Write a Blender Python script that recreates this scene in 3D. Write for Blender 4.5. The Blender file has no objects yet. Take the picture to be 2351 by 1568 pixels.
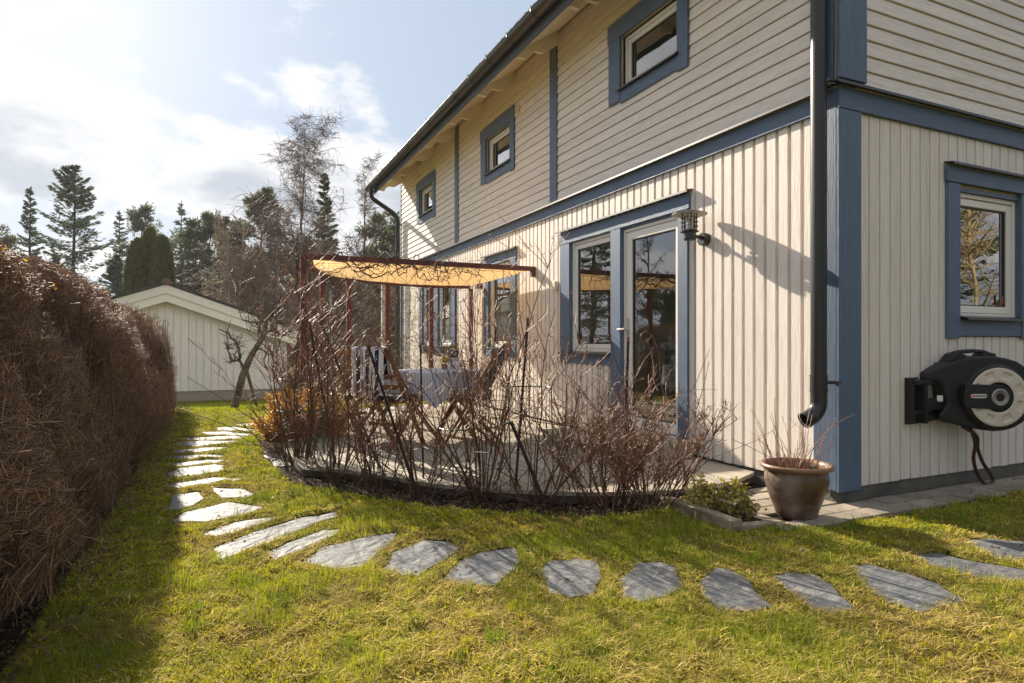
import bpy, bmesh, math, random
import numpy as np
from mathutils import Vector, Matrix

R = random.Random(11)
G = np.random.default_rng(11)
S = bpy.context.scene
COL = S.collection
PI = math.pi

# ------------------------------------------------------------------ camera
cd = bpy.data.cameras.new('camera'); cam = bpy.data.objects.new('camera', cd); COL.objects.link(cam)
cam.location = (-3.809, -2.940, 1.1)
cam.rotation_euler = (PI / 2, 0, -math.atan2(.4204, .9073))
cd.sensor_width = 36; cd.lens = 36 * 1440 / 2351; cd.shift_y = 4 / 2351
cd.clip_start = .05; cd.clip_end = 2000
S.camera = cam

# ------------------------------------------------------------------ light
SUN_DIR = Vector((-1, 4.35, 2.36)).normalized()
EL = math.asin(SUN_DIR.z); AZ = math.atan2(SUN_DIR.x, SUN_DIR.y)
sd = bpy.data.lights.new('sun', 'SUN'); sun = bpy.data.objects.new('sun', sd); COL.objects.link(sun)
sd.energy = 5.0; sd.angle = math.radians(.53); sd.color = (1, .90, .74)
sun.rotation_euler = SUN_DIR.to_track_quat('Z', 'Y').to_euler(); sun.location = (-8, 30, 20)

w = bpy.data.worlds.new('World'); S.world = w; w.use_nodes = True
nt = w.node_tree; nt.nodes.clear()
def nd(tree, typ, **kw):
    n = tree.nodes.new(typ)
    for k, v in kw.items(): setattr(n, k, v)
    return n
out = nd(nt, 'ShaderNodeOutputWorld'); bg = nd(nt, 'ShaderNodeBackground')
sky = nd(nt, 'ShaderNodeTexSky', sky_type='NISHITA'); sky.sun_disc = False
sky.sun_elevation = EL; sky.sun_rotation = AZ; sky.air_density = 1; sky.dust_density = 1.6; sky.ozone_density = 1.5
SKY_STRENGTH = .05
tc = nd(nt, 'ShaderNodeTexCoord')
sep = nd(nt, 'ShaderNodeSeparateXYZ'); nt.links.new(tc.outputs['Generated'], sep.inputs[0])
def mth(op, a, b=None, c=None, clamp=False):
    n = nd(nt, 'ShaderNodeMath', operation=op, use_clamp=clamp)
    for i, x in enumerate((a, b, c)):
        if x is None: continue
        if isinstance(x, (int, float)): n.inputs[i].default_value = x
        else: nt.links.new(x, n.inputs[i])
    return n.outputs[0]
zz = mth('ADD', mth('MAXIMUM', sep.outputs[2], 0.0), .22)
cmb = nd(nt, 'ShaderNodeCombineXYZ')
nt.links.new(mth('DIVIDE', sep.outputs[0], zz), cmb.inputs[0]); nt.links.new(mth('DIVIDE', sep.outputs[1], zz), cmb.inputs[1])
def noise(scale, detail, rough, off=(0, 0, 0), dist=0):
    mp = nd(nt, 'ShaderNodeMapping'); nt.links.new(cmb.outputs[0], mp.inputs[0]); mp.inputs['Location'].default_value = off
    n = nd(nt, 'ShaderNodeTexNoise'); n.inputs['Scale'].default_value = scale; n.inputs['Detail'].default_value = detail
    n.inputs['Roughness'].default_value = rough; n.inputs['Distortion'].default_value = dist
    nt.links.new(mp.outputs[0], n.inputs['Vector']); return n.outputs['Fac']
def sstep(x, a, b):
    n = nd(nt, 'ShaderNodeMapRange', interpolation_type='SMOOTHSTEP'); nt.links.new(x, n.inputs['Value'])
    n.inputs['From Min'].default_value = a; n.inputs['From Max'].default_value = b; return n.outputs[0]
OFF = (6.7, .4, 0)
d1 = noise(.95, 12, .60, OFF, .15)
mask = sstep(d1, .475, .545)
shade = sstep(noise(.95, 7, .55, (OFF[0] + .05, OFF[1] - .10, 0), .15), .53, .66)   # thick middles go grey
ccol = nd(nt, 'ShaderNodeMix', data_type='RGBA'); nt.links.new(shade, ccol.inputs[0])
ccol.inputs[6].default_value = (.98, .98, .99, 1); ccol.inputs[7].default_value = (.60, .645, .72, 1)
dt_ = nd(nt, 'ShaderNodeVectorMath', operation='DOT_PRODUCT'); nt.links.new(tc.outputs['Generated'], dt_.inputs[0]); dt_.inputs[1].default_value = SUN_DIR
glow = mth('POWER', mth('MAXIMUM', dt_.outputs['Value'], 0.0), 3.0)
# nishita sky times its strength, veiled by thin high cloud, then cumulus over it
sc = nd(nt, 'ShaderNodeVectorMath', operation='SCALE'); nt.links.new(sky.outputs[0], sc.inputs[0]); sc.inputs['Scale'].default_value = SKY_STRENGTH
veil = nd(nt, 'ShaderNodeMix', data_type='RGBA'); veil.inputs[0].default_value = .88
nt.links.new(sc.outputs[0], veil.inputs[6]); vg = nd(nt, 'ShaderNodeVectorMath', operation='SCALE'); vg.inputs[0].default_value = (.205, .245, .305); nt.links.new(mth('MULTIPLY_ADD', glow, .35, .95), vg.inputs['Scale']); nt.links.new(vg.outputs[0], veil.inputs[7])
cl2 = nd(nt, 'ShaderNodeVectorMath', operation='SCALE'); nt.links.new(ccol.outputs[2], cl2.inputs[0]); nt.links.new(mth('MULTIPLY_ADD', glow, .09, .39), cl2.inputs['Scale'])
mx = nd(nt, 'ShaderNodeMix', data_type='RGBA'); nt.links.new(mask, mx.inputs[0]); nt.links.new(veil.outputs[2], mx.inputs[6]); nt.links.new(cl2.outputs[0], mx.inputs[7])
nt.links.new(mx.outputs[2], bg.inputs[0]); bg.inputs[1].default_value = 1.0
nt.links.new(bg.outputs[0], out.inputs[0])

S.view_settings.view_transform = 'Standard'; S.view_settings.look = 'None'
S.view_settings.exposure = 1.2; S.view_settings.gamma = 1; S.view_settings.use_curve_mapping = False
S.render.engine = 'CYCLES'
S.cycles.max_bounces = 8; S.cycles.transparent_max_bounces = 12; S.cycles.use_denoising = True
S.cycles.sample_clamp_indirect = 6

# ------------------------------------------------------------------ materials
def base_mat(name):
    m = bpy.data.materials.new(name); m.use_nodes = True; t = m.node_tree
    return m, t, t.nodes['Principled BSDF']
def M(name, col, rough=.6, var=.14, vs=6, bump=.0, bs=60, stretch=(1, 1, 1), spec=.4, metal=0, rnd=.06, col2=None, c2=(.5, .7), c2s=3, bd=.01):
    m, t, b = base_mat(name)
    L = t.links.new
    tcn = nd(t, 'ShaderNodeTexCoord'); oi = nd(t, 'ShaderNodeObjectInfo')
    add = nd(t, 'ShaderNodeVectorMath', operation='ADD')
    mul = nd(t, 'ShaderNodeMath', operation='MULTIPLY'); mul.inputs[1].default_value = 53; L(oi.outputs['Random'], mul.inputs[0])
    L(tcn.outputs['Object'], add.inputs[0]); L(mul.outputs[0], add.inputs[1])
    mp = nd(t, 'ShaderNodeMapping'); mp.inputs['Scale'].default_value = stretch; L(add.outputs[0], mp.inputs[0])
    def nz(scale, vec, det=5):
        n = nd(t, 'ShaderNodeTexNoise'); n.inputs['Scale'].default_value = scale; n.inputs['Detail'].default_value = det
        n.inputs['Roughness'].default_value = .6; L(vec, n.inputs['Vector']); return n.outputs['Fac']
    n1 = nz(vs, mp.outputs[0])
    mr = nd(t, 'ShaderNodeMapRange'); L(n1, mr.inputs[0]); mr.inputs[1].default_value = .3; mr.inputs[2].default_value = .7
    mr.inputs[3].default_value = 1 - var; mr.inputs[4].default_value = 1 + var
    rr = nd(t, 'ShaderNodeMapRange'); L(oi.outputs['Random'], rr.inputs[0]); rr.inputs[3].default_value = 1 - rnd; rr.inputs[4].default_value = 1 + rnd
    mm = nd(t, 'ShaderNodeMath', operation='MULTIPLY'); L(mr.outputs[0], mm.inputs[0]); L(rr.outputs[0], mm.inputs[1])
    src = None
    if col2:
        mix = nd(t, 'ShaderNodeMix', data_type='RGBA'); mix.inputs[6].default_value = (*col, 1); mix.inputs[7].default_value = (*col2, 1)
        n2 = nz(c2s, mp.outputs[0], 6); r2 = nd(t, 'ShaderNodeMapRange'); L(n2, r2.inputs[0]); r2.inputs[1].default_value = c2[0]; r2.inputs[2].default_value = c2[1]
        L(r2.outputs[0], mix.inputs[0]); src = mix.outputs[2]
    sc = nd(t, 'ShaderNodeVectorMath', operation='SCALE'); L(mm.outputs[0], sc.inputs['Scale'])
    if src: L(src, sc.inputs[0])
    else: sc.inputs[0].default_value = col
    L(sc.outputs[0], b.inputs['Base Color'])
    b.inputs['Roughness'].default_value = rough; b.inputs['Specular IOR Level'].default_value = spec; b.inputs['Metallic'].default_value = metal
    if bump:
        bn = nd(t, 'ShaderNodeBump'); bn.inputs['Strength'].default_value = bump; bn.inputs['Distance'].default_value = bd
        L(nz(bs, mp.outputs[0], 4), bn.inputs['Height']); L(bn.outputs[0], b.inputs['Normal'])
    return m
GZ = (14, 14, 1); GH = (1, 1, 14)
CREAM = (.77, .70, .635)
m_cream_v = M('cream_paint_vertical_grain', CREAM, .62, .07, 5, .5, 9, GZ, .3, rnd=.05, bd=.004, col2=(.66, .585, .50), c2=(.50, .72), c2s=3)
m_cream_h = M('cream_paint_level_grain', CREAM, .62, .08, 5, .5, 9, GH, .3, rnd=.05, bd=.004, col2=(.64, .57, .49), c2=(.48, .72), c2s=3)
m_cream_s = M('cream_paint_smooth', (.78, .69, .54), .6, .04, 4, .1, 60, spec=.3)
m_blue_v = M('blue_paint_vertical_grain', (.088, .130, .205), .5, .10, 5, .6, 9, GZ, .4, bd=.004, col2=(.13, .185, .265), c2=(.54, .80), c2s=5)
m_blue_h = M('blue_paint_level_grain', (.088, .130, .205), .5, .10, 5, .6, 9, GH, .4, bd=.004, col2=(.13, .185, .265), c2=(.54, .80), c2s=5)
m_fascia = M('slate_blue_fascia_paint', (.095, .115, .155), .6, .06, 4, .2, 20, GH)
m_white = M('white_window_paint', (.78, .74, .67), .4, .03, 5, spec=.4)
m_whiteshed = M('white_shed_paint', (.72, .70, .67), .6, .06, 4, .3, 10, GZ, rnd=.03)
m_barge = M('white_barge_paint', (.76, .74, .69), .5, .04, 4, .1, 30)
m_black = M('black_sheet_metal', (.022, .021, .022), .38, .1, 10, spec=.5, rnd=.02)
m_gutter = M('dark_brown_gutter', (.035, .028, .026), .33, .15, 6, spec=.5, rnd=.02)
m_conc = M('foundation_concrete', (.13, .12, .105), .9, .2, 8, .5, 40, col2=(.08, .075, .065))
m_kerb = M('weathered_concrete_kerb', (.25, .205, .14), .9, .25, 8, .8, 40, col2=(.13, .11, .07), c2s=7)
m_paver = M('concrete_paver', (.29, .24, .185), .9, .2, 10, .6, 50, rnd=.2, col2=(.17, .145, .115))
m_slate = M('grey_slate', (.135, .138, .145), .6, .25, 5, .9, 7, (1, 2.2, 1), .3, rnd=.10, col2=(.20, .19, .175), c2=(.5, .75), c2s=4, bd=.02)
m_red = M('oxblood_paint', (.15, .036, .028), .5, .15, 8, .3, 20, GZ, .4)
m_deck = M('grey_weathered_decking', (.40, .35, .28), .8, .18, 3, .6, 8, (14, 1, 14), .25, rnd=.12, col2=(.22, .195, .165), c2=(.5, .75), bd=.004)
m_deckdark = M('dark_deck_edge', (.10, .085, .07), .85, .2, 6, .4, 30)  # plain dark tone for the rim joists below the planks
m_soil = M('dark_soil', (.035, .025, .018), .95, .5, 25, .9, 70, spec=.15, bd=.03)
m_inner = M('pale_green_room_wall', (.50, .54, .40), .8, .04, 2)
m_floorin = M('room_floor', (.30, .22, .14), .4, .15, 3)
m_dark = M('hole_shade_black', (.012, .012, .012), .9, .1)
m_roof = M('brown_roof_tile', (.13, .078, .05), .85, .25, 9, .5, 40, rnd=.15)
m_pot = M('glazed_brown_clay', (.115, .058, .034), .36, .35, 5, .3, 30, spec=.6, col2=(.36, .31, .28), c2=(.42, .70), c2s=3.2)
m_potrim = M('terracotta_rim', (.24, .125, .075), .4, .15, 8, spec=.5)
m_plastic = M('black_plastic', (.016, .016, .017), .45, .1, 12, .15, 400, spec=.4)
m_beige = M('beige_plastic', (.60, .53, .44), .45, .03, 6)
m_steel = M('grey_steel', (.35, .33, .31), .35, .1, 8, metal=.8)
m_hose = M('brown_hose', (.075, .022, .012), .4, .1, 10)
m_galv = M('lamp_white_underside', (.62, .56, .45), .45, .05, 5)
m_wood = M('oiled_brown_wood', (.20, .085, .03), .5, .2, 6, .3, 20, (1, 1, 1), .4, rnd=.1)
m_cush = M('taupe_cushion_fabric', (.19, .15, .12), .9, .1, 10, .4, 300, spec=.1)
m_navycush = M('charcoal_cushion_fabric', (.055, .065, .08), .9, .1, 10, .4, 300, spec=.1)
m_ceramic = M('white_ceramic', (.75, .73, .70), .25, .02, 5, spec=.5)
m_greenvase = M('dark_green_glaze', (.025, .06, .04), .3, .15, 6, spec=.6)
m_terra = M('small_terracotta', (.42, .19, .10), .7, .1, 8)
m_rust = M('rusty_rebar', (.035, .018, .014), .8, .3, 30, .5, 90)
m_greenwire = M('green_coated_wire', (.015, .12, .075), .35, .1, 5, spec=.5)
m_copper = M('copper_rod', (.11, .06, .045), .5, .2, 8, metal=.3)
m_wire = M('rusty_fence_wire', (.06, .04, .03), .7, .2, 8)
m_bark = M('dark_shrub_bark', (.055, .034, .028), .62, .35, 30, .5, 80, spec=.4, rnd=.15)
m_bark2 = M('reddish_bud_twig', (.13, .070, .045), .6, .3, 40, .3, 90, spec=.4)
m_bud = M('tan_buds', (.26, .16, .09), .6, .2, 30)
m_hedge = M('hedge_twig', (.15, .078, .05), .55, .45, 9, spec=.45)
def twigmat(name, c1, c2, rough=.45, spec=.5):
    m, t, b = base_mat(name); g = nd(t, 'ShaderNodeNewGeometry'); mi = nd(t, 'ShaderNodeMix', data_type='RGBA'); mi.inputs[6].default_value = (*c1, 1); mi.inputs[7].default_value = (*c2, 1)
    t.links.new(g.outputs['Random Per Island'], mi.inputs[0]); t.links.new(mi.outputs[2], b.inputs['Base Color']); b.inputs['Roughness'].default_value = rough; b.inputs['Specular IOR Level'].default_value = spec; return m
m_hedge = twigmat('hedge_twig', (.16, .085, .055), (.42, .27, .175), .55, .3)
m_bark2 = twigmat('reddish_bud_twig', (.15, .065, .042), (.34, .18, .105), .55, .3)
m_bark = twigmat('dark_shrub_bark', (.065, .032, .025), (.17, .092, .065), .6, .3)
m_vine = M('vine_stem', (.10, .07, .05), .7, .3, 30, .4, 60)
m_apple = M('apple_bark', (.17, .15, .125), .85, .35, 14, .8, 40, col2=(.05, .036, .028), c2=(.45, .65), c2s=9)
m_birch = M('birch_bark', (.24, .21, .19), .7, .3, 4, .3, 20, col2=(.05, .04, .035), c2=(.5, .6), c2s=3)
m_birchtw = twigmat('birch_twigs', (.09, .06, .05), (.20, .14, .11), .6, .3)
m_trunk = M('conifer_bark', (.06, .045, .035), .9, .3, 6, .5, 20)
m_bushfar = twigmat('bare_brown_brush', (.20, .145, .11), (.38, .29, .22), .7, .3)
m_reflbark = M('sun_gold_bark', (.30, .22, .10), .8, .3, 4)  # gold of the low sun is put into the bark colour
m_sticker = M('red_sticker', (.45, .02, .025), .4, .05)
m_stickerk = M('dark_sticker', (.03, .02, .025), .4, .05)
m_sensor = M('ivory_plastic', (.72, .66, .45), .4, .03)
m_yellowhouse = M('yellow_house_paint', (.45, .33, .12), .7, .08, 3)
m_pole = M('grey_blue_pole', (.30, .36, .42), .4, .05)
m_chairgreen = M('sage_chair_paint', (.62, .70, .56), .45, .05)
m_silver = M('silver_handle', (.62, .60, .56), .25, .03, metal=.9)
m_petal_y = M('yellow_petal', (.75, .50, .02), .6, .1); m_petal_v = M('violet_petal', (.11, .06, .33), .6, .2)
m_moss = M('gutter_moss', (.10, .11, .02), 1, .3, 60, spec=.05)
m_stake = M('grey_wood_stake', (.14, .115, .09), .85, .2, 8, .4, 30)

def leafmat(name, col, col2, trans=.5, attr=None, rough=.55, gloss=.12):
    m = bpy.data.materials.new(name); m.use_nodes = True; t = m.node_tree; t.nodes.clear(); L = t.links.new
    o = nd(t, 'ShaderNodeOutputMaterial'); a = nd(t, 'ShaderNodeBsdfDiffuse'); b = nd(t, 'ShaderNodeBsdfTranslucent'); g = nd(t, 'ShaderNodeBsdfGlossy')
    g.inputs['Roughness'].default_value = rough; g.inputs['Color'].default_value = (.8, .8, .75, 1)
    m1 = nd(t, 'ShaderNodeMixShader'); m1.inputs[0].default_value = trans; m2 = nd(t, 'ShaderNodeMixShader'); m2.inputs[0].default_value = gloss
    if attr:
        c = nd(t, 'ShaderNodeAttribute', attribute_name=attr); cs = c.outputs['Color']
    else:
        geo = nd(t, 'ShaderNodeNewGeometry'); mi = nd(t, 'ShaderNodeMix', data_type='RGBA')
        mi.inputs[6].default_value = (*col, 1); mi.inputs[7].default_value = (*col2, 1); L(geo.outputs['Random Per Island'], mi.inputs[0]); cs = mi.outputs[2]
    L(cs, a.inputs[0]); L(cs, b.inputs[0]); L(a.outputs[0], m1.inputs[1]); L(b.outputs[0], m1.inputs[2])
    L(m1.outputs[0], m2.inputs[1]); L(g.outputs[0], m2.inputs[2]); L(m2.outputs[0], o.inputs[0])
    return m
m_grass = leafmat('lawn_blades', None, None, .36, 'col', gloss=.012)
m_litter = leafmat('dead_leaves', (.09, .05, .03), (.17, .11, .07), .25, gloss=.04)
m_spruce = leafmat('spruce_needles', (.055, .080, .050), (.105, .130, .080), .5, gloss=.05)
m_pine = leafmat('pine_needles', (.075, .092, .045), (.14, .15, .075), .5, gloss=.05)
m_thuja = leafmat('thuja_scales', (.085, .10, .025), (.16, .15, .035), .4, gloss=.04)
m_orange = leafmat('bronze_leaves', (.46, .18, .02), (.58, .34, .04), .5, gloss=.14)
m_evleaf = leafmat('yellow_green_leaves', (.20, .21, .02), (.58, .44, .05), .5, gloss=.16)
m_green = leafmat('fresh_leaves', (.05, .11, .03), (.08, .15, .04), .4)
m_canvas = leafmat('ochre_canvas', (.80, .53, .25), (.80, .53, .25), .55, gloss=.02)

def glassmat(name, k=1.7, tint=(.82, .86, .84)):
    m = bpy.data.materials.new(name); m.use_nodes = True; t = m.node_tree; t.nodes.clear(); L = t.links.new
    o = nd(t, 'ShaderNodeOutputMaterial'); tr = nd(t, 'ShaderNodeBsdfTransparent'); gl = nd(t, 'ShaderNodeBsdfGlossy'); gl.inputs['Roughness'].default_value = .0
    tr.inputs[0].default_value = (*tint, 1)
    fr = nd(t, 'ShaderNodeFresnel'); fr.inputs[0].default_value = 1.5
    mu = nd(t, 'ShaderNodeMath', operation='MULTIPLY', use_clamp=True); mu.inputs[1].default_value = k; L(fr.outputs[0], mu.inputs[0])
    geo = nd(t, 'ShaderNodeTexCoord'); nz = nd(t, 'ShaderNodeTexNoise'); nz.inputs['Scale'].default_value = 2.2; nz.inputs['Detail'].default_value = 1; L(geo.outputs['Object'], nz.inputs['Vector'])
    bn = nd(t, 'ShaderNodeBump'); bn.inputs['Strength'].default_value = .25; bn.inputs['Distance'].default_value = .006; L(nz.outputs[0], bn.inputs['Height']); L(bn.outputs[0], gl.inputs['Normal'])
    ms = nd(t, 'ShaderNodeMixShader'); L(mu.outputs[0], ms.inputs[0]); L(tr.outputs[0], ms.inputs[1]); L(gl.outputs[0], ms.inputs[2]); L(ms.outputs[0], o.inputs[0])
    return m
m_glass = glassmat('window_glass', 4.6)
m_lampglass = glassmat('lamp_glass', 1.5, (.93, .93, .9))

def stripemat(name, a, b, freq, duty, axis=0, rough=.85, trans=0):
    m, t, bs = base_mat(name); L = t.links.new
    uv = nd(t, 'ShaderNodeAttribute', attribute_name='st'); sp = nd(t, 'ShaderNodeSeparateXYZ'); L(uv.outputs['Vector'], sp.inputs[0])
    mu = nd(t, 'ShaderNodeMath', operation='MULTIPLY'); mu.inputs[1].default_value = freq; L(sp.outputs[axis], mu.inputs[0])
    fr = nd(t, 'ShaderNodeMath', operation='FRACT'); L(mu.outputs[0], fr.inputs[0])
    gt = nd(t, 'ShaderNodeMath', operation='GREATER_THAN'); gt.inputs[1].default_value = duty; L(fr.outputs[0], gt.inputs[0])
    mi = nd(t, 'ShaderNodeMix', data_type='RGBA'); mi.inputs[6].default_value = (*a, 1); mi.inputs[7].default_value = (*b, 1); L(gt.outputs[0], mi.inputs[0])
    L(mi.outputs[2], bs.inputs['Base Color']); bs.inputs['Roughness'].default_value = rough; bs.inputs['Specular IOR Level'].default_value = .15
    return m
m_towel = stripemat('navy_striped_terry', (.74, .73, .72), (.02, .03, .075), 3.4, .52)
m_cloth = stripemat('fine_striped_cloth', (.70, .70, .73), (.20, .24, .36), 55, .55)

# ------------------------------------------------------------------ mesh helpers
def Wp(o):
    v = Vector((0, 0, 0))
    while o is not None: v = v + Vector(o.location); o = o.parent
    return v
def link(o, parent=None):
    COL.objects.link(o)
    if parent: o.parent = parent
    return o
def tag(o, label=None, cat=None, group=None, kind=None):
    if label: o['label'] = label
    if cat: o['category'] = cat
    if group: o['group'] = group
    if kind: o['kind'] = kind
    return o
def empty(name, loc, label, cat, group=None):
    o = bpy.data.objects.new(name, None); o.location = loc; o.empty_display_size = .1; COL.objects.link(o)
    return tag(o, label, cat, group)
class MB:
    def __init__(s): s.v = []; s.f = []; s.st = []
    def add(s, V, F):
        k = len(s.v); s.v += [tuple(p) for p in V]; s.f += [tuple(i + k for i in f) for f in F]; return s
    def box(s, a, b):
        x0, x1 = sorted((a[0], b[0])); y0, y1 = sorted((a[1], b[1])); z0, z1 = sorted((a[2], b[2]))
        return s.add([(x0, y0, z0), (x1, y0, z0), (x1, y1, z0), (x0, y1, z0), (x0, y0, z1), (x1, y0, z1), (x1, y1, z1), (x0, y1, z1)],
                     [(0, 3, 2, 1), (4, 5, 6, 7), (0, 1, 5, 4), (1, 2, 6, 5), (2, 3, 7, 6), (3, 0, 4, 7)])
    def bar(s, p, q, w, h, up=(0, 0, 1)):     # rectangular bar from p to q
        p = Vector(p); q = Vector(q); d = (q - p).normalized(); u = Vector(up)
        if abs(d.dot(u)) > .98: u = Vector((1, 0, 0))
        r = d.cross(u).normalized(); u = r.cross(d).normalized(); r *= w / 2; u *= h / 2
        V = [p - r - u, p + r - u, p + r + u, p - r + u, q - r - u, q + r - u, q + r + u, q - r + u]
        return s.add(V, [(0, 1, 2, 3), (7, 6, 5, 4), (0, 4, 5, 1), (1, 5, 6, 2), (2, 6, 7, 3), (3, 7, 4, 0)])
    def tube(s, P, r, n=6, cap=True):
        P = [Vector(p) for p in P]; m = len(P)
        rr = r if isinstance(r, (list, tuple)) else [r] * m
        k = len(s.v); t0 = (P[1] - P[0]).normalized(); a = t0.orthogonal().normalized()
        for i in range(m):
            t = (P[min(i + 1, m - 1)] - P[max(i - 1, 0)])
            if t.length < 1e-9: t = t0.copy()
            t.normalize(); a = (a - t * a.dot(t))
            if a.length < 1e-6: a = t.orthogonal()
            a.normalize(); b = t.cross(a)
            for j in range(n):
                c = 2 * PI * j / n; s.v.append(tuple(P[i] + (a * math.cos(c) + b * math.sin(c)) * rr[i]))
        for i in range(m - 1):
            for j in range(n):
                j2 = (j + 1) % n; s.f.append((k + i * n + j, k + i * n + j2, k + (i + 1) * n + j2, k + (i + 1) * n + j))
        if cap: s.f.append(tuple(k + j for j in reversed(range(n)))); s.f.append(tuple(k + (m - 1) * n + j for j in range(n)))
        return s
    def lathe(s, prof, c=(0, 0, 0), n=32, axis=None):
        k = len(s.v); X = Vector((1, 0, 0)); Y = Vector((0, 1, 0)); Z = Vector((0, 0, 1)); c = Vector(c)
        if axis is not None: Z = Vector(axis).normalized(); X = Z.orthogonal().normalized(); Y = Z.cross(X)
        for r, z in prof:
            for j in range(n):
                a = 2 * PI * j / n; s.v.append(tuple(c + X * r * math.cos(a) + Y * r * math.sin(a) + Z * z))
        for i in range(len(prof) - 1):
            for j in range(n):
                j2 = (j + 1) % n; s.f.append((k + i * n + j, k + i * n + j2, k + (i + 1) * n + j2, k + (i + 1) * n + j))
        return s
    def prism(s, poly, z0, z1, fn=None):       # fn maps (a,b,c)->xyz, poly in (a,b), extruded in c
        fn = fn or (lambda a, b, c: (a, b, c)); n = len(poly)
        V = [fn(a, b, z0) for a, b in poly] + [fn(a, b, z1) for a, b in poly]
        F = [tuple(reversed(range(n))), tuple(range(n, 2 * n))] + [(i, (i + 1) % n, n + (i + 1) % n, n + i) for i in range(n)]
        return s.add(V, F)
    def build(s, name, mat, parent=None, smooth=False, fix=True, bevel=0, seg=1, origin=None):
        me = bpy.data.meshes.new(name)
        org = Wp(parent) if parent else Vector((0, 0, 0))
        o = bpy.data.objects.new(name, me)
        if parent is None and s.v:
            A = np.array(s.v); org = Vector(origin) if origin else Vector(((A[:, 0].min() + A[:, 0].max()) / 2, (A[:, 1].min() + A[:, 1].max()) / 2, A[:, 2].min()))
            o.location = org
        me.from_pydata([(x - org.x, y - org.y, z - org.z) for x, y, z in s.v], [], s.f)
        if fix:
            bm = bmesh.new(); bm.from_mesh(me); bmesh.ops.recalc_face_normals(bm, faces=bm.faces)
            if bevel:
                es = [e for e in bm.edges if len(e.link_faces) == 2 and e.calc_face_angle(0) > .6]
                bmesh.ops.bevel(bm, geom=es, offset=bevel, segments=seg, affect='EDGES', profile=.6)
            bm.to_mesh(me); bm.free()
        if smooth: me.polygons.foreach_set('use_smooth', [True] * len(me.polygons))
        me.materials.append(mat); link(o, parent); return o
def one(name, mb, mat, label, cat, group=None, **kw):
    return tag(mb.build(name, mat, None, **kw), label, cat, group)
def npmesh(name, V, F, mat, parent=None, col=None, org=None, smooth=False):
    """V (n,3), F (m,3|4) numpy"""
    me = bpy.data.meshes.new(name); k = F.shape[1]
    o = bpy.data.objects.new(name, me)
    off = np.array(Wp(parent)) if parent else (np.array(org) if org is not None else np.zeros(3))
    if parent is None: o.location = off
    me.vertices.add(len(V)); me.vertices.foreach_set('co', (V - off).astype(np.float32).ravel())
    me.loops.add(F.size); me.loops.foreach_set('vertex_index', F.astype(np.int32).ravel())
    me.polygons.add(len(F)); me.polygons.foreach_set('loop_start', np.arange(0, F.size, k, dtype=np.int32))
    me.update(calc_edges=True)
    if smooth: me.polygons.foreach_set('use_smooth', np.ones(len(F), bool))
    if col is not None:
        a = me.color_attributes.new('col', 'FLOAT_COLOR', 'POINT'); c = np.ones((len(V), 4), np.float32); c[:, :3] = col; a.data.foreach_set('color', c.ravel())
    me.materials.append(mat); link(o, parent); return o
_share = {}
def sbox(name, a, b, mat, parent, cache=True):
    """a box part whose mesh is shared between boxes of the same size"""
    d = tuple(round(abs(b[i] - a[i]), 3) for i in range(3)); c = Vector([(a[i] + b[i]) / 2 for i in range(3)])
    key = (name, d, mat.name)
    if key not in _share:
        mb = MB().box([-x / 2 for x in d], [x / 2 for x in d]); me = bpy.data.meshes.new(name); me.from_pydata(mb.v, [], mb.f); me.materials.append(mat); _share[key] = me
    o = bpy.data.objects.new(name, _share[key]); o.location = c - Wp(parent); return link(o, parent)
def vnoise(x, y, s, seed):
    g = np.random.default_rng(seed).random((64, 64)); x = x * s; y = y * s
    xi = np.floor(x).astype(int); yi = np.floor(y).astype(int); fx = x - xi; fy = y - yi; fx = fx * fx * (3 - 2 * fx); fy = fy * fy * (3 - 2 * fy)
    q = lambda i, j: g[i % 64, j % 64]
    return (q(xi, yi) * (1 - fx) + q(xi + 1, yi) * fx) * (1 - fy) + (q(xi, yi + 1) * (1 - fx) + q(xi + 1, yi + 1) * fx) * fy
def inpoly(x, y, P):
    r = np.zeros(len(x), bool); n = len(P)
    for i in range(n):
        x0, y0 = P[i]; x1, y1 = P[(i + 1) % n]
        c = ((y0 > y) != (y1 > y)) & (x < (x1 - x0) * (y - y0) / (y1 - y0 + 1e-12) + x0); r ^= c
    return r
def twigs(P0, P1, P2, r0, r1):
    """three-sided two-segment twigs; arrays (n,3), radii (n,)"""
    n = len(P0); d = P2 - P0; d /= np.linalg.norm(d, axis=1, keepdims=True) + 1e-9
    a = np.cross(d, np.array([.31, .22, .92])); a /= np.linalg.norm(a, axis=1, keepdims=True) + 1e-9; b = np.cross(d, a)
    V = np.empty((n, 9, 3))
    for k, (P, rr) in enumerate(((P0, r0), (P1, (r0 + r1) / 2), (P2, r1))):
        for j in range(3):
            c = 2 * PI * j / 3; V[:, k * 3 + j] = P + (a * math.cos(c) + b * math.sin(c)) * rr[:, None]
    F = []
    for k in range(2):
        for j in range(3): F.append((k * 3 + j, k * 3 + (j + 1) % 3, k * 3 + 3 + (j + 1) % 3, k * 3 + 3 + j))
    F = (np.arange(n)[:, None, None] * 9 + np.array(F)[None]).reshape(-1, 4)
    return V.reshape(-1, 3), F
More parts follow.
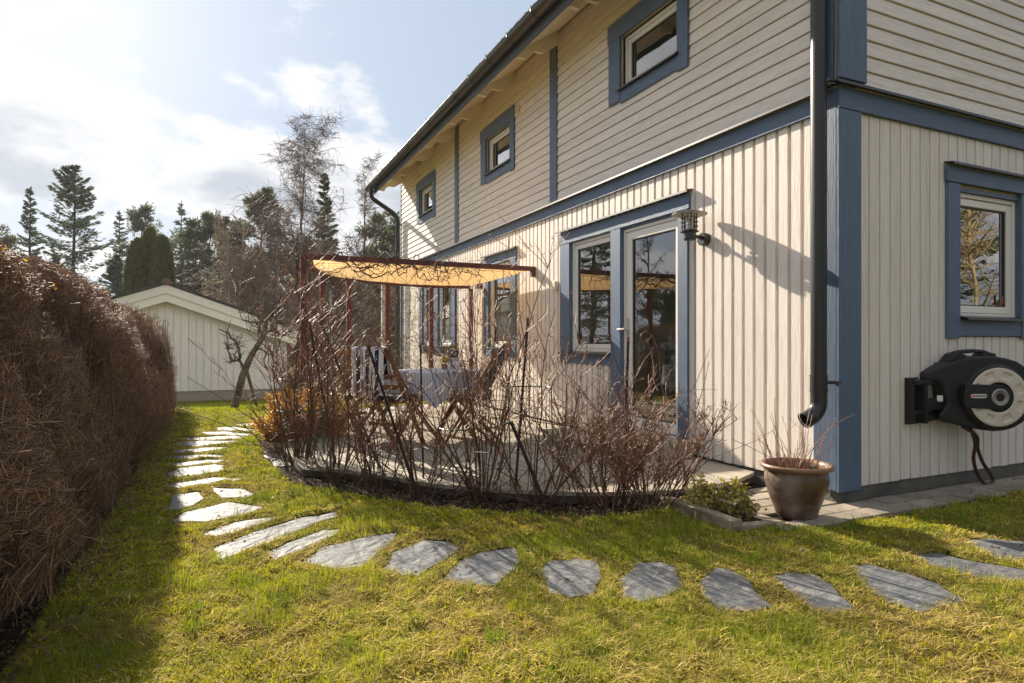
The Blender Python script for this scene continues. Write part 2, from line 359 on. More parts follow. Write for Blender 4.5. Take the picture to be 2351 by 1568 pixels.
def twigs1(P0, P2, r0, r1):
    n = len(P0); d = P2 - P0; d /= np.linalg.norm(d, axis=1, keepdims=True) + 1e-9
    a = np.cross(d, np.array([.31, .22, .92])); a /= np.linalg.norm(a, axis=1, keepdims=True) + 1e-9; b = np.cross(d, a); V = np.empty((n, 6, 3))
    for k, (P, rr) in enumerate(((P0, r0), (P2, r1))):
        for j in range(3): c = 2 * PI * j / 3; V[:, k * 3 + j] = P + (a * math.cos(c) + b * math.sin(c)) * rr[:, None]
    F = (np.arange(n)[:, None, None] * 6 + np.array([(j, (j + 1) % 3, 3 + (j + 1) % 3, 3 + j) for j in range(3)])[None]).reshape(-1, 4)
    return V.reshape(-1, 3), F
def cards(C, A, B):
    """quads with centre C and half axes A, B"""
    n = len(C); V = np.stack((C - A * .9 - B * .35, C - A * .2 + B, C + A, C - A * .1 - B), 1)
    return V.reshape(-1, 3), np.arange(n * 4).reshape(-1, 4)
def rdir(n):
    d = G.normal(size=(n, 3)); return d / np.linalg.norm(d, axis=1, keepdims=True)

# ================================================================== SETTING: ground
RES = {}
def sheet(name, poly, z, mat, kind='structure', th=None):
    mb = MB(); n = len(poly)
    mb.add([(x, y, z) for x, y in poly], [tuple(range(n))])
    o = mb.build(name, mat, None, fix=False, origin=(0, 0, 0)); tag(o, kind=kind); return o
m_ground = M('mossy_lawn_soil', (.17, .17, .018), .95, .4, 14, 1, 60, spec=.05, col2=(.19, .13, .04), c2=(.42, .62), c2s=1.6, bd=.03)
gy = [-60, 8.2, 10.2, 12.2, 14.2, 16.2, 110]; gz = lambda y: -.07 * min(max(0, y - 8.2), 8)      # level lawn, dipping gently beyond
gm = MB()
for a, b in zip(gy, gy[1:]): gm.add([(-80, a, gz(a)), (80, a, gz(a)), (80, b, gz(b)), (-80, b, gz(b))], [(0, 1, 2, 3)])
tag(gm.build('lawn', m_ground, None, fix=False, origin=(0, 0, 0)), kind='structure')

BED_OUT = [(-3.46, 4.55), (-3.43, 3.67), (-3.385, 2.95), (-3.33, 2.36), (-3.15, 1.9), (-2.95, 1.70), (-2.83, 1.44), (-2.59, 1.11), (-2.39, .92), (-2.19, .75), (-1.96, .55), (-1.72, .40), (-1.30, .33), (-1.10, .30)]
DECK_F = [(-3.27, 4.6), (-3.28, 3.4), (-3.22, 2.41), (-2.94, 2.15), (-2.73, 1.84), (-2.44, 1.36), (-2.28, 1.20), (-2.03, .97), (-1.77, .77), (-1.63, .69), (-1.10, .49), (-.83, .47), (-.40, .52), (0, .72)]
BED = BED_OUT + [(-.83, .60), (-1.6, 1.0), (-2.4, 1.6), (-2.9, 2.4), (-3.0, 4.55)]
sheet('planting_bed', BED, .006, m_soil)
HEDGE_X = -4.56
sheet('hedge_bed', [(-6.6, -4.5), (-4.42, -4.5), (-4.40, -.4), (-4.47, 1.2), (-4.44, 2.6), (-4.52, 4.2), (-4.5, 6.5), (-4.48, 8.2), (-6.6, 8.2)], .004, m_soil)

# ================================================================== HOUSE
house = empty('house', (0, 0, 0), 'cream two-storey wooden house with blue trim around its windows and door', 'house')
def mapper(side):      # local (s along wall, d outwards, z) -> world
    return (lambda s, d, z: (-d, s, z)) if side == 'f' else (lambda s, d, z: (s, -d, z))
def lbox(mb, side, s0, s1, d0, d1, z0, z1):
    f = mapper(side); mb.box(f(s0, d0, z0), f(s1, d1, z1)); return mb
def holes_wall(mb, side, s0, s1, z0, z1, d0, d1, holes):
    ss = sorted({s0, s1, *[h[0] for h in holes], *[h[1] for h in holes]}); 
    for i in range(len(ss) - 1):
        a, b = ss[i], ss[i + 1]; mid = (a + b) / 2
        hz = sorted([(h[2], h[3]) for h in holes if h[0] < mid < h[1]]); z = z0
        for p, q in hz:
            if p > z: lbox(mb, side, a, b, d0, d1, z, p)
            z = q
        if z < z1: lbox(mb, side, a, b, d0, d1, z, z1)
    return mb
LEN = 11.38
# holes: s0,s1,z0,z1 (rough openings)
H_LOW = [(1.62, 2.52, .20, 2.30), (2.70, 3.58, 1.0, 2.30), (5.28, 6.10, 1.04, 2.30), (7.83, 8.62, 1.06, 2.28), (8.89, 9.66, 1.06, 2.28)]
H_UP = [(1.60, 2.50, 3.74, 4.28), (5.245, 6.145, 3.74, 4.28), (8.885, 9.785, 3.74, 4.28)]
H_GAB = [(1.314, 2.14, 1.30, 2.27)]
DBACK = -.012      # backing plane: boards stand proud of it to d=+.010
wl = holes_wall(MB(), 'f', .0, LEN, .11, 2.72, -.16, DBACK, H_LOW).build('wall', m_cream_v, house)
wu = holes_wall(MB(), 'f', .0, LEN, 2.72, 4.98, -.16, .018, H_UP).build('wall', m_cream_h, house)
wg = holes_wall(MB(), 'g', .16, 9.0, .11, 2.72, -.16, DBACK, H_GAB).build('wall', m_cream_v, house)
wgu = MB(); lbox(wgu, 'g', .16, 9.0, -.16, .018, 2.72, 4.98)
wgu.add([(0, -.018, 4.98), (9.0, -.018, 4.98), (4.5, -.018, 7.85), (0, .15, 4.98), (9.0, .15, 4.98), (4.5, .15, 7.85)], [(0, 1, 2), (3, 5, 4), (0, 2, 5, 3), (1, 4, 5, 2), (0, 3, 4, 1)])
wgu = wgu.build('wall', m_cream_h, house)
fdn = MB(); lbox(fdn, 'f', .012, LEN - .02, -.15, -.012, -.4, .108); lbox(fdn, 'g', .1505, 9.0, -.15, -.012, -.4, .108)
fdn.build('foundation', m_conc, house)
# far walls; the east one has openings added to light the rooms
bk = MB(); bk.box((.16, LEN - .14, .11), (9.0, LEN, 4.98)); bk.build('wall', m_cream_v, house)
be = MB()
for ya, yb, za, zb in ((.16, 1.0, .11, 4.98), (3.8, 4.8, .11, 4.98), (7.6, LEN - .14, .11, 4.98), (1.0, 3.8, .11, .8), (4.8, 7.6, .11, .8), (1.0, 3.8, 2.4, 4.98), (4.8, 7.6, 2.4, 4.98)): be.box((8.85, ya, za), (9.0, yb, zb))
be.build('wall', m_cream_v, house)
rm = MB(); rm.box((.17, .17, 2.58), (8.8, LEN - .15, 2.70)); rm.box((.17, 11.14, .2), (8.8, 11.22, 2.58))
rm.box((.17, 3.60, .2), (.50, 3.68, 2.58)); rm.box((.17, 2.56, .2), (.52, 2.68, 2.58)); rm.box((.17, 7.2, .2), (2.3, 7.3, 2.58)); rm.box((2.2, .17, .2), (2.3, 1.2, 2.58))
rm.build('room', m_inner, house)
MB().box((.17, .17, .16), (8.8, LEN - .15, .20)).build('room_floor', m_floorin, house)
ru = MB(); ru.box((.17, .17, 2.72), (3.0, LEN - .15, 2.80)); ru.box((2.9, .17, 2.8), (3.0, LEN - .15, 4.9)); ru.box((.17, .17, 4.9), (3.0, LEN - .15, 4.96))
for y in (3.9, 7.5): ru.box((.17, y, 2.8), (2.9, y + .08, 4.9))
ru.build('room', m_inner, house)

# ---- cladding boards
PITCH = .1128
def intervals(z0, z1, cuts):
    r = [(z0, z1)]
    for a, b in cuts:
        n = []
        for p, q in r:
            if b <= p or a >= q: n.append((p, q)); continue
            if a > p: n.append((p, a))
            if b < q: n.append((b, q))
        r = n
    return [(p, q) for p, q in r if q - p > .03]
CAS_LOW = [(1.47, 2.71, .0, 2.46), (2.69, 3.82, .86, 2.46), (5.09, 6.30, .90, 2.46), (7.64, 9.87, .92, 2.44)]
CAS_GAB = [(1.155, 2.30, 1.15, 2.44)]
k = 0
while True:
    s = .185 + PITCH * k; k += 1
    if s > LEN - .12: break
    a, b = s, s + .080
    cuts = [(c[2], c[3]) for c in CAS_LOW if c[0] < (a + b) / 2 < c[1]]
    for p, q in intervals(.115 + R.uniform(-.004, .004), 2.705, cuts):
        f = mapper('f'); sbox('plank', f(a, DBACK, p), f(b, .010 + R.choice((0, .001, .002)), q), m_cream_v, wl)
k = 0
while True:
    s = .196 + PITCH * k; k += 1
    if s > 3.6: break
    a, b = s, s + PITCH - .013
    cuts = [(c[2], c[3]) for c in CAS_GAB if c[0] < (a + b) / 2 < c[1]]
    for p, q in intervals(.112 + R.uniform(-.003, .003), 2.69, cuts):
        f = mapper('g'); sbox('plank', f(a, DBACK, p), f(b, .009, q), m_cream_v, wg)
_lap = {}
def lap(side, s0, s1, z0, z1, parent, top=None):
    """bevelled horizontal board, thicker at its lower edge"""
    L = round(s1 - s0, 3); H = round(z1 - z0, 3); key = (side, L, H)
    if key not in _lap:
        pr = [(.018, 0), (.040, 0), (.041, .006), (.030, H), (.018, H)]; f = mapper(side)
        mb = MB().prism(pr, -L / 2, L / 2, lambda d, z, s: f(s, d, z)); me = bpy.data.meshes.new('plank'); me.from_pydata(mb.v, [], mb.f)
        bm = bmesh.new(); bm.from_mesh(me); bmesh.ops.recalc_face_normals(bm, faces=bm.faces); bm.to_mesh(me); bm.free()
        me.materials.append(m_cream_h); _lap[key] = me
    o = bpy.data.objects.new('plank', _lap[key]); o.location = Vector(mapper(side)((s0 + s1) / 2, 0, z0)) - Wp(parent); return link(o, parent)
CAS_UP = [(1.455, 2.705, 3.60, 4.455), (5.10, 6.35, 3.60, 4.455), (8.735, 9.975, 3.60, 4.455)]
HP = .1095
for k in range(20):
    z0 = 2.868 + HP * k; z1 = min(z0 + HP - .010, 4.975)
    if z1 - z0 < .03: continue
    for a, b in ((.165, 3.86), (4.045, 7.42), (7.60, LEN - .10)):
        for p, q in intervals(a, b, [(c[0], c[1]) for c in CAS_UP if c[2] < (z0 + z1) / 2 < c[3]]):
            cut = p + (q - p) * R.uniform(.3, .7)
            if q - p > 1.5 and R.random() < .35: lap('f', p, cut - .0015, z0, z1, wu); lap('f', cut + .0015, q, z0, z1, wu)
            else: lap('f', p, q, z0, z1, wu)
    if k < 17: lap('g', .205, 3.7, z0 + .004, z1 + .004, wgu)

# ---- blue trim
def trim(name, side, s0, s1, d0, d1, z0, z1, mat, parent=house, bevel=.003):
    return lbox(MB(), side, s0, s1, d0, d1, z0, z1).build(name, mat, parent, bevel=bevel)
trim('corner_board', 'f', -.0085, .174, .0105, .030, .095, 2.835, m_blue_v)
trim('corner_board', 'g', -.032, .193, .0105, .032, .090, 2.690, m_blue_v)
trim('corner_board', 'f', -.004, .160, .042, .064, 2.885, 4.97, m_blue_v)
trim('corner_board', 'g', -.066, .204, .042, .066, 2.880, 6.0, m_blue_v)
trim('corner_board', 'f', LEN - .10, LEN, .0105, .045, .095, 4.96, m_blue_v)
trim('band_board', 'f', .176, 3.73, .0125, .034, 2.700, 2.832, m_blue_h)
trim('band_board', 'f', 3.734, LEN - .102, .0125, .034, 2.700, 2.832, m_blue_h)
trim('band_board', 'g', -.030, 9.0, .0125, .036, 2.692, 2.838, m_blue_h)
for a, b in ((3.862, 4.043), (7.422, 7.598)):
    trim('batten', 'f', a, b, .012, .052, 2.868, 4.90, m_blue_v)
def flashing(side, s0, s1, z, out_, back=.0, mat=m_black, parent=house, name='drip_cap', drop=.020, th=.008):
    f = mapper(side)
    pr = [(back, z + .016), (out_, z), (out_ + .002, z - drop), (out_ - .004, z - drop), (out_ - .006, z - th), (back, z + .016 - th)]
    return MB().prism(pr, s0, s1, lambda d, zz, s: f(s, d, zz)).build(name, mat, parent)
flashing('f', -.01, LEN, 2.848, .082, mat=m_black)
flashing('g', -.10, 9.0, 2.856, .082, back=.0, mat=m_black)

# ---- windows
def window(side, o, casing, frame_w=.055, sill_d=.085, low=True, sticker=False, blind=False, casname='window', head=None, panes=1, casbottom=None):
    """o = opening (s0,s1,z0,z1); casing = list of boards (s0,s1,d1,z0,z1,mat)"""
    s0, s1, z0, z1 = o
    mb = MB()
    vert = MB()
    win = None
    for i, c in enumerate(casing):
        t = lbox(MB(), side, c[0], c[1], .0105 if low else .0415, c[2], c[3], c[4])
        if win is None: win = t.build(casname, c[5], house, bevel=.003)
        else: t.build('casing', c[5], win, bevel=.003)
    din = -.045
    # reveal lining
    rv = MB(); lbox(rv, side, s0 - .03, s0, -.12, .012, z0, z1); lbox(rv, side, s1, s1 + .03, -.12, .012, z0, z1); lbox(rv, side, s0 - .03, s1 + .03, -.12, .012, z1, z1 + .03); rv.build('reveal', m_blue_v, win)
    fr = MB(); fw_ = .035
    lbox(fr, side, s0, s0 + fw_, -.10, -.012, z0, z1); lbox(fr, side, s1 - fw_, s1, -.10, -.012, z0, z1); lbox(fr, side, s0 + fw_, s1 - fw_, -.10, -.012, z1 - fw_, z1); lbox(fr, side, s0 + fw_, s1 - fw_, -.10, -.012, z0, z0 + fw_)
    fr.build('frame', m_white, win, bevel=.004)
    a0, a1, b0, b1 = s0 + fw_ + .004, s1 - fw_ - .004, z0 + fw_ + .004, z1 - fw_ - .004
    sa = MB(); g = frame_w
    lbox(sa, side, a0, a0 + g, -.085, -.024, b0, b1); lbox(sa, side, a1 - g, a1, -.085, -.024, b0, b1); lbox(sa, side, a0 + g, a1 - g, -.085, -.024, b1 - g, b1); lbox(sa, side, a0 + g, a1 - g, -.085, -.024, b0, b0 + g)
    sa.build('sash', m_white, win, bevel=.006, seg=2)
    gk = MB(); e = g - .008
    lbox(gk, side, a0 + e, a0 + g + .012, -.060, -.040, b0 + e, b1 - e); lbox(gk, side, a1 - g - .012, a1 - e, -.060, -.040, b0 + e, b1 - e)
    lbox(gk, side, a0 + g + .012, a1 - g - .012, -.060, -.040, b0 + e, b0 + g + .010); lbox(gk, side, a0 + g + .012, a1 - g - .012, -.060, -.040, b1 - g - .010, b1 - e)
    gk.build('gasket', m_black, win)
    f = mapper(side)
    pn = MB().add([f(a0 + g, -.050, b0 + g), f(a1 - g, -.050, b0 + g), f(a1 - g, -.050, b1 - g), f(a0 + g, -.050, b1 - g)], [(0, 1, 2, 3)] if side == 'g' else [(3, 2, 1, 0)])
    pn.build('pane', m_glass, win, fix=False)
    return win, (a0 + g, a1 - g, b0 + g, b1 - g)
def sill(side, s0, s1, z, d, parent, mat):
    f = mapper(side)
    pr = [(-.03, z + .022), (d, z), (d + .002, z - .018), (d - .008, z - .018), (d - .010, z - .006), (-.03, z + .012)]
    MB().prism(pr, s0, s1, lambda a, b, s: f(s, a, b)).build('sill', mat, parent)

# upper three windows
for (a, b, c, d_), (p, q, r_, t_) in zip(H_UP, CAS_UP):
    cas = [(p, a, .060, r_ - .035, t_ - .10, m_blue_v), (b, q, .060, r_ + .02, t_ - .085, m_blue_v), (p - .012, q + .012, .066, d_, t_ + .012, m_blue_h), (a, b, .054, r_ - .012, c - .02, m_blue_h)]
    wn, g = window('f', (a, b, c, d_), cas, .045, low=False)
    sill('f', a - .03, b + .03, c - .008, .088, wn, m_black)
    if a < 8: continue
    cu = MB(); m_ = 18
    for i in range(m_):
        u0 = g[0] + (g[1] - g[0]) * i / m_; u1 = g[0] + (g[1] - g[0]) * (i + 1) / m_; w0 = .03 * math.sin(i * 1.3); w1 = .03 * math.sin((i + 1) * 1.3); h0 = g[3] - .17 - .02 * abs(math.sin(i * .9)); h1 = g[3] - .17 - .02 * abs(math.sin((i + 1) * .9))
        cu.add([(.13 + w0, u0, g[3] + .03), (.13 + w1, u1, g[3] + .03), (.13 + w1, u1, h1), (.13 + w0, u0, h0)], [(0, 1, 2, 3)])
    cu.build('curtain', m_ceramic, wn, fix=False, smooth=True)
# window beside the door + balcony door
HEADZ = 2.30
wn, g = window('f', H_LOW[1], [(3.582, 3.81, .034, .862, 2.298, m_blue_v), (2.712, 3.580, .030, .862, .972, m_blue_h)], .05)
sill('f', 2.716, 3.765, .988, .085, wn, m_black)
st = MB(); lbox(st, 'f', 3.470, 3.494, -.0235, -.021, 1.145, 1.225); st.build('sticker', m_sticker, wn)
st = MB(); lbox(st, 'f', 3.471, 3.493, -.0205, -.020, 1.185, 1.215); st.build('sticker', m_stickerk, wn)
door = lbox(MB(), 'f', 1.484, 1.617, .0105, .034, .135, 2.298).build('door', m_blue_v, house, bevel=.003)
lbox(MB(), 'f', 2.522, 2.702, .0105, .036, .135, 2.298).build('casing', m_blue_v, door, bevel=.003)
lbox(MB(), 'f', 1.462, 3.832, .0105, .036, 2.302, 2.440, ).build('casing', m_blue_h, door, bevel=.003)
flashing('f', 1.441, 3.853, 2.462, .078, parent=door)
rv = MB(); lbox(rv, 'f', 2.520, 2.556, -.12, .010, .2, 2.30); lbox(rv, 'f', 1.585, 1.622, -.12, .010, .2, 2.30); lbox(rv, 'f', 1.622, 2.520, -.12, .010, 2.285, 2.302); rv.build('reveal', m_blue_v, door)
fr = MB(); lbox(fr, 'f', 2.488, 2.519, -.11, -.008, .20, 2.284); lbox(fr, 'f', 1.623, 1.652, -.11, -.008, .20, 2.284); lbox(fr, 'f', 1.652, 2.488, -.11, -.008, 2.250, 2.284); fr.build('frame', m_white, door, bevel=.004)
lf = MB(); lbox(lf, 'f', 2.395, 2.484, -.09, -.018, .245, 2.246); lbox(lf, 'f', 1.656, 1.705, -.09, -.018, .245, 2.246); lbox(lf, 'f', 1.705, 2.395, -.09, -.018, 2.165, 2.246); lbox(lf, 'f', 1.705, 2.395, -.09, -.018, .245, .345); lf.build('door_leaf', m_white, door, bevel=.006, seg=2)
gk = MB(); lbox(gk, 'f', 2.380, 2.400, -.055, -.034, .34, 2.17); lbox(gk, 'f', 1.700, 1.716, -.055, -.034, .34, 2.17); lbox(gk, 'f', 1.716, 2.38, -.055, -.034, 2.155, 2.17); lbox(gk, 'f', 1.716, 2.38, -.055, -.034, .34, .356); gk.build('gasket', m_black, door)
MB().add([(.045, 1.705, .345), (.045, 2.395, .345), (.045, 2.395, 2.165), (.045, 1.705, 2.165)], [(3, 2, 1, 0)]).build('pane', m_glass, door, fix=False)
th = MB(); lbox(th, 'f', 1.62, 2.52, -.12, .05, .20, .232); th.build('threshold', m_white, door, bevel=.006)
hd = MB(); lbox(hd, 'f', 2.428, 2.458, -.018, -.008, 1.16, 1.36); hd.tube([(.008, 2.443, 1.245), (-.045, 2.443, 1.245)], .010, 10); hd.tube([(-.042, 2.435, 1.245), (-.046, 2.50, 1.244), (-.042, 2.565, 1.242)], .0105, 10)
hd.build('handle', m_silver, door, smooth=False)
st = MB(); lbox(st, 'f', 2.430, 2.470, -.0175, -.016, 1.085, 1.19); st.build('sticker', m_sticker, door)
st = MB(); lbox(st, 'f', 2.432, 2.468, -.0155, -.015, 1.145, 1.185); st.build('sticker', m_stickerk, door)
# far lower windows
wn, g = window('f', H_LOW[2], [(5.098, 5.280, .032, .905, 2.298, m_blue_v), (6.10, 6.294, .032, .905, 2.298, m_blue_v), (5.075, 6.315, .034, 2.302, 2.440, m_blue_h), (5.282, 6.098, .030, .905, 1.01, m_blue_h)], .05)
flashing('f', 5.06, 6.33, 2.462, .078, parent=wn); sill('f', 5.25, 6.14, 1.028, .085, wn, m_black)
bl = MB(); bl.box((.10, 5.36, 1.9), (.11, 6.02, 2.26)); bl.build('blind', m_cream_s, wn)
wn, g = window('f', H_LOW[3], [(7.645, 7.828, .032, .925, 2.278, m_blue_v), (8.622, 8.888, .032, .925, 2.278, m_blue_v), (9.662, 9.865, .032, .925, 2.278, m_blue_v), (7.625, 9.885, .034, 2.282, 2.42, m_blue_h), (7.83, 8.62, .030, .925, 1.03, m_blue_h), (8.89, 9.66, .030, .925, 1.03, m_blue_h)], .05)
flashing('f', 7.61, 9.90, 2.442, .078, parent=wn); sill('f', 7.80, 8.66, 1.048, .085, wn, m_black)
wn, g = window('f', H_LOW[4], [(8.90, 9.65, .012, .93, .94, m_blue_h)], .05); sill('f', 8.86, 9.69, 1.048, .085, wn, m_black)
# gable window
wn, g = window('g', H_GAB[0], [(1.160, 1.312, .036, 1.138, 2.318, m_blue_v), (2.142, 2.300, .036, 1.138, 2.318, m_blue_v), (1.146, 2.314, .042, 2.322, 2.442, m_blue_h), (1.314, 2.140, .030, 1.155, 1.285, m_blue_h)], .055)
flashing('g', 1.150, 2.32, 2.462, .080, parent=wn); sill('g', 1.32, 2.136, 1.296, .085, wn, m_black)
st = MB(); lbox(st, 'g', 1.962, 1.988, -.0235, -.021, 1.42, 1.49); st.build('sticker', m_sticker, wn)
st = MB(); lbox(st, 'g', 1.963, 1.987, -.0205, -.020, 1.47, 1.495); st.build('sticker', m_stickerk, wn)

# ---- eave: fascia, soffit, rafter tails, gutter, roof
MP = .64; ZW = 4.97
zs = lambda x: ZW + MP * x              # soffit height at x (x negative outwards)
XF = -.625
rf = MB()
pr = [(.05 - .69, zs(-.64) + .16), (4.5, ZW + .16 + MP * 4.5), (9.64, zs(-.64) + .16), (9.64, zs(-.64) + .26), (4.5, ZW + .26 + MP * 4.5), (-.70, zs(-.70) + .26)]
rf.prism(pr, -.35, LEN + .10, lambda a, b, c: (a, c, b)); roof = rf.build('roof', m_roof, house)
MB().prism([(XF, zs(XF)), (-.045, zs(-.045)), (-.045, zs(-.045) + .02), (XF, zs(XF) + .02)], -.33, LEN + .02, lambda a, b, c: (a, c, b)).build('soffit', m_cream_s, house)
lbox(MB(), 'f', -.36, LEN + .05,   .625, .648, zs(-.64) - .052, zs(-.64) + .21).build('fascia', m_fascia, house, bevel=.003)
bg_ = MB(); bg_.prism([(XF, zs(XF) - .02), (4.5, ZW + MP * 4.5 - .02), (4.5, ZW + MP * 4.5 + .22), (XF, zs(XF) + .22)], LEN + .02, LEN + .06, lambda a, b, c: (a, c, b)); bg_.build('barge_board', m_cream_s, house)
tail = [(x, zs(x) - q) for x, q in ((.01, .158), (-.08, .162), (-.15, .172), (-.21, .178), (-.26, .170), (-.31, .145), (-.35, .112), (-.385, .092), (-.415, .086), (-.445, .092), (-.47, .112), (-.49, .142), (-.60, .062))]
tp = tail + [(-.60, zs(-.60) - .001), (0.01, zs(.01) - .001)]
for i, y in enumerate((-.10, 1.35, 2.58, 3.82, 5.07, 6.31, 7.56, 8.78, 9.98, 11.02)):
    MB().prism(tp, y, y + .048, lambda a, b, c: (a, c, b)).build('rafter_tail', m_cream_s, house)
gt = MB(); rg = .080; gc = (-.735, 4.668)
n = 12; prof = []
for i in range(n + 1):
    a = PI * i / n; prof.append((gc[0] + rg * math.cos(a), gc[1] - rg * math.sin(a)))
inn = [(gc[0] + (rg - .005) * math.cos(PI * i / n), gc[1] - (rg - .005) * math.sin(PI * i / n)) for i in range(n, -1, -1)]
gt.prism(prof + inn, -.38, LEN + .20, lambda a, b, c: (a, c, b))
gt.tube([(gc[0] - rg, -.38, gc[1]), (gc[0] - rg, LEN + .2, gc[1])], .008, 8)
gt.lathe([(0, 0), (rg, .001)], (gc[0], LEN + .2, gc[1]), 16, (0, 1, 0))
gutter = gt.build('gutter', m_gutter, house)
k = 0
for k in range(19):
    y = -.05 + .62 * k
    P = [(gc[0] + (rg + .005) * math.cos(PI * i / 10), y, gc[1] - (rg + .005) * math.sin(PI * i / 10)) for i in range(11)]
    P.append((gc[0] - rg - .012, y, gc[1] + .03))
    mb = MB()
    for i in range(len(P) - 1): mb.bar(P[i], P[i + 1], .026, .005, up=(0, 0, 1) if 2 < i < 8 else (1, 0, 0))
    mb.build('gutter_bracket', m_gutter, gutter)
ms = MB()       # moss lodged along the front lip of the gutter and the roof edge
for i in range(420):
    y = R.uniform(-.3, LEN + .15); ms.box((gc[0] - rg - .006, y, gc[1] + .004), (gc[0] - rg + .012, y + R.uniform(.01, .05), gc[1] + .010 + R.uniform(0, .006)))
tag(ms.build('moss', m_moss, gutter, fix=False), kind='stuff')

# ---- downpipes (parts of the house)
dp = MB(); px, py = -.125, .052
dp.tube([(px, py, .88), (px, py, 4.5)], .052, 20)
dp.tube([(px, py, 4.48), (px - .03, py, 4.56), (px - .40, py - .05, 4.55), (gc[0], py - .06, 4.62)], .050, 16)
pipe = dp.build('drainpipe', m_black, house, smooth=False)
dj = MB(); dj.tube([(px, py, .775), (px, py, .88)], .056, 20); dj.tube([(px, py, .772), (px, py, .778)], .059, 20); dj.tube([(px, py, .878), (px, py, .884)], .059, 20); dj.build('pipe_collar', m_black, pipe)
el = MB(); P = [(px, py, .772)]
for i in range(9):
    a = math.radians(62) * i / 8; P.append((px - .12 * (1 - math.cos(a)) * 1.15, py + .03 * (1 - math.cos(a)), .70 - .12 * math.sin(a)))
d = Vector(P[-1]) - Vector(P[-2]); P.append(tuple(Vector(P[-1]) + d * 1.6))
el.tube(P, .054, 20, cap=False); q = Vector(P[-1]); el.tube([q, q + d.normalized() * .012], .058, 20, cap=False)
e2 = MB(); e2.tube(P, .049, 20, cap=False)
eo = el.build('pipe_elbow', m_black, pipe, smooth=True)
cl = MB(); cl.tube([(px + .03, py - .045, .835), (px + .06, py - .10, .835), (0, .02, .835)], .010, 8); cl.bar((-.085, .005, .835), (-.010, -.02, .835), .03, .022); cl.build('pipe_clamp', m_black, pipe)
d2 = MB(); ye = 11.28
d2.tube([(gc[0], ye, gc[1] - .05), (gc[0], ye, 4.50), (gc[0] + .01, ye, 4.42), (gc[0] + .06, ye + .005, 4.36), (-.26, ye + .02, 4.12), (-.17, ye + .02, 4.05), (-.13, ye + .02, 3.97), (-.12, ye + .02, 3.85), (-.12, ye + .02, .2)], .050, 16)
d2.bar((-.10, ye + .02, 3.86), (0, ye - .02, 3.83), .02, .03)
d2.build('drainpipe', m_black, house, smooth=False)
# air vent
vt = MB(); lbox(vt, 'f', 4.935, 5.075, .042, .050, 4.29, 4.44); vent = vt.build('air_vent', m_cream_s, house, bevel=.003)
for i in range(5):
    sl = MB(); z = 4.305 + .026 * i; sl.prism([(.051, z), (.066, z - .004), (.066, z + .002), (.051, z + .014)], 4.945, 5.065, lambda d, zz, s: (-d, s, zz)); sl.build('slat', m_cream_s, vent)

# ================================================================== things on the walls
L = empty('wall_lamp', (0, 1.265, 2.0), 'black outdoor wall lamp with a wide round hood beside the balcony door', 'lamp')
lx, ly = -.195, 1.268
mb = MB().lathe([(0, 2.222), (.05, 2.222), (.146, 2.196), (.146, 2.192), (.05, 2.214), (0, 2.216)], (lx, ly, 0), 48); mb.build('hood', m_galv, L, smooth=False)
mb = MB().lathe([(0, 2.226), (.052, 2.2255), (.148, 2.199), (.1485, 2.1955), (.146, 2.1965)], (lx, ly, 0), 48); mb.build('hood_top', m_black, L)
mb = MB()
for i in range(3):
    z = 2.172 - .036 * i; mb.lathe([(.056, z), (.072, z - .004), (.072, z - .007), (.056, z - .003), (.056, z)], (lx, ly, 0), 40)
for i in range(4):
    a = PI / 4 + i * PI / 2 + .3; mb.tube([(lx + .060 * math.cos(a), ly + .060 * math.sin(a), 2.06), (lx + .060 * math.cos(a), ly + .060 * math.sin(a), 2.21)], .0045, 8)
mb.build('cage', m_black, L)
MB().lathe([(.047, 2.06), (.047, 2.208)], (lx, ly, 0), 32).build('lamp_glass', m_lampglass, L, smooth=True)
MB().lathe([(0, 2.05), (.020, 2.06), (.024, 2.11), (.012, 2.15), (0, 2.155)], (lx, ly, 0), 16).build('bulb', m_ceramic, L, smooth=True)
mb = MB().lathe([(.048, 2.066), (.078, 2.052), (.078, 2.047), (.050, 2.045), (.050, 1.985), (.047, 1.978), (0, 1.978)], (lx, ly, 0), 40); mb.build('socket', m_black, L)
mb = MB(); mb.bar((lx + .04, ly, 2.012), (-.085, ly, 2.012), .022, .028); mb.bar((-.09, ly, 2.018), (-.03, ly, 1.985), .022, .030); mb.build('arm', m_black, L, bevel=.004)
mb = MB().lathe([(0, .0), (.053, .0), (.055, .004), (.055, .052), (.050, .058), (0, .058)], (-.010, ly + .0, 1.995), 36, (-1, 0, 0)); mb.build('wall_plate', m_black, L)
se = MB(); lbox(se, 'f', 3.885, 3.965, .010, .060, 1.765, 1.875)
one('sensor_box', se, m_sensor, 'small ivory sensor box on the cream wall beside the balcony door window', 'sensor', bevel=.016, seg=3)

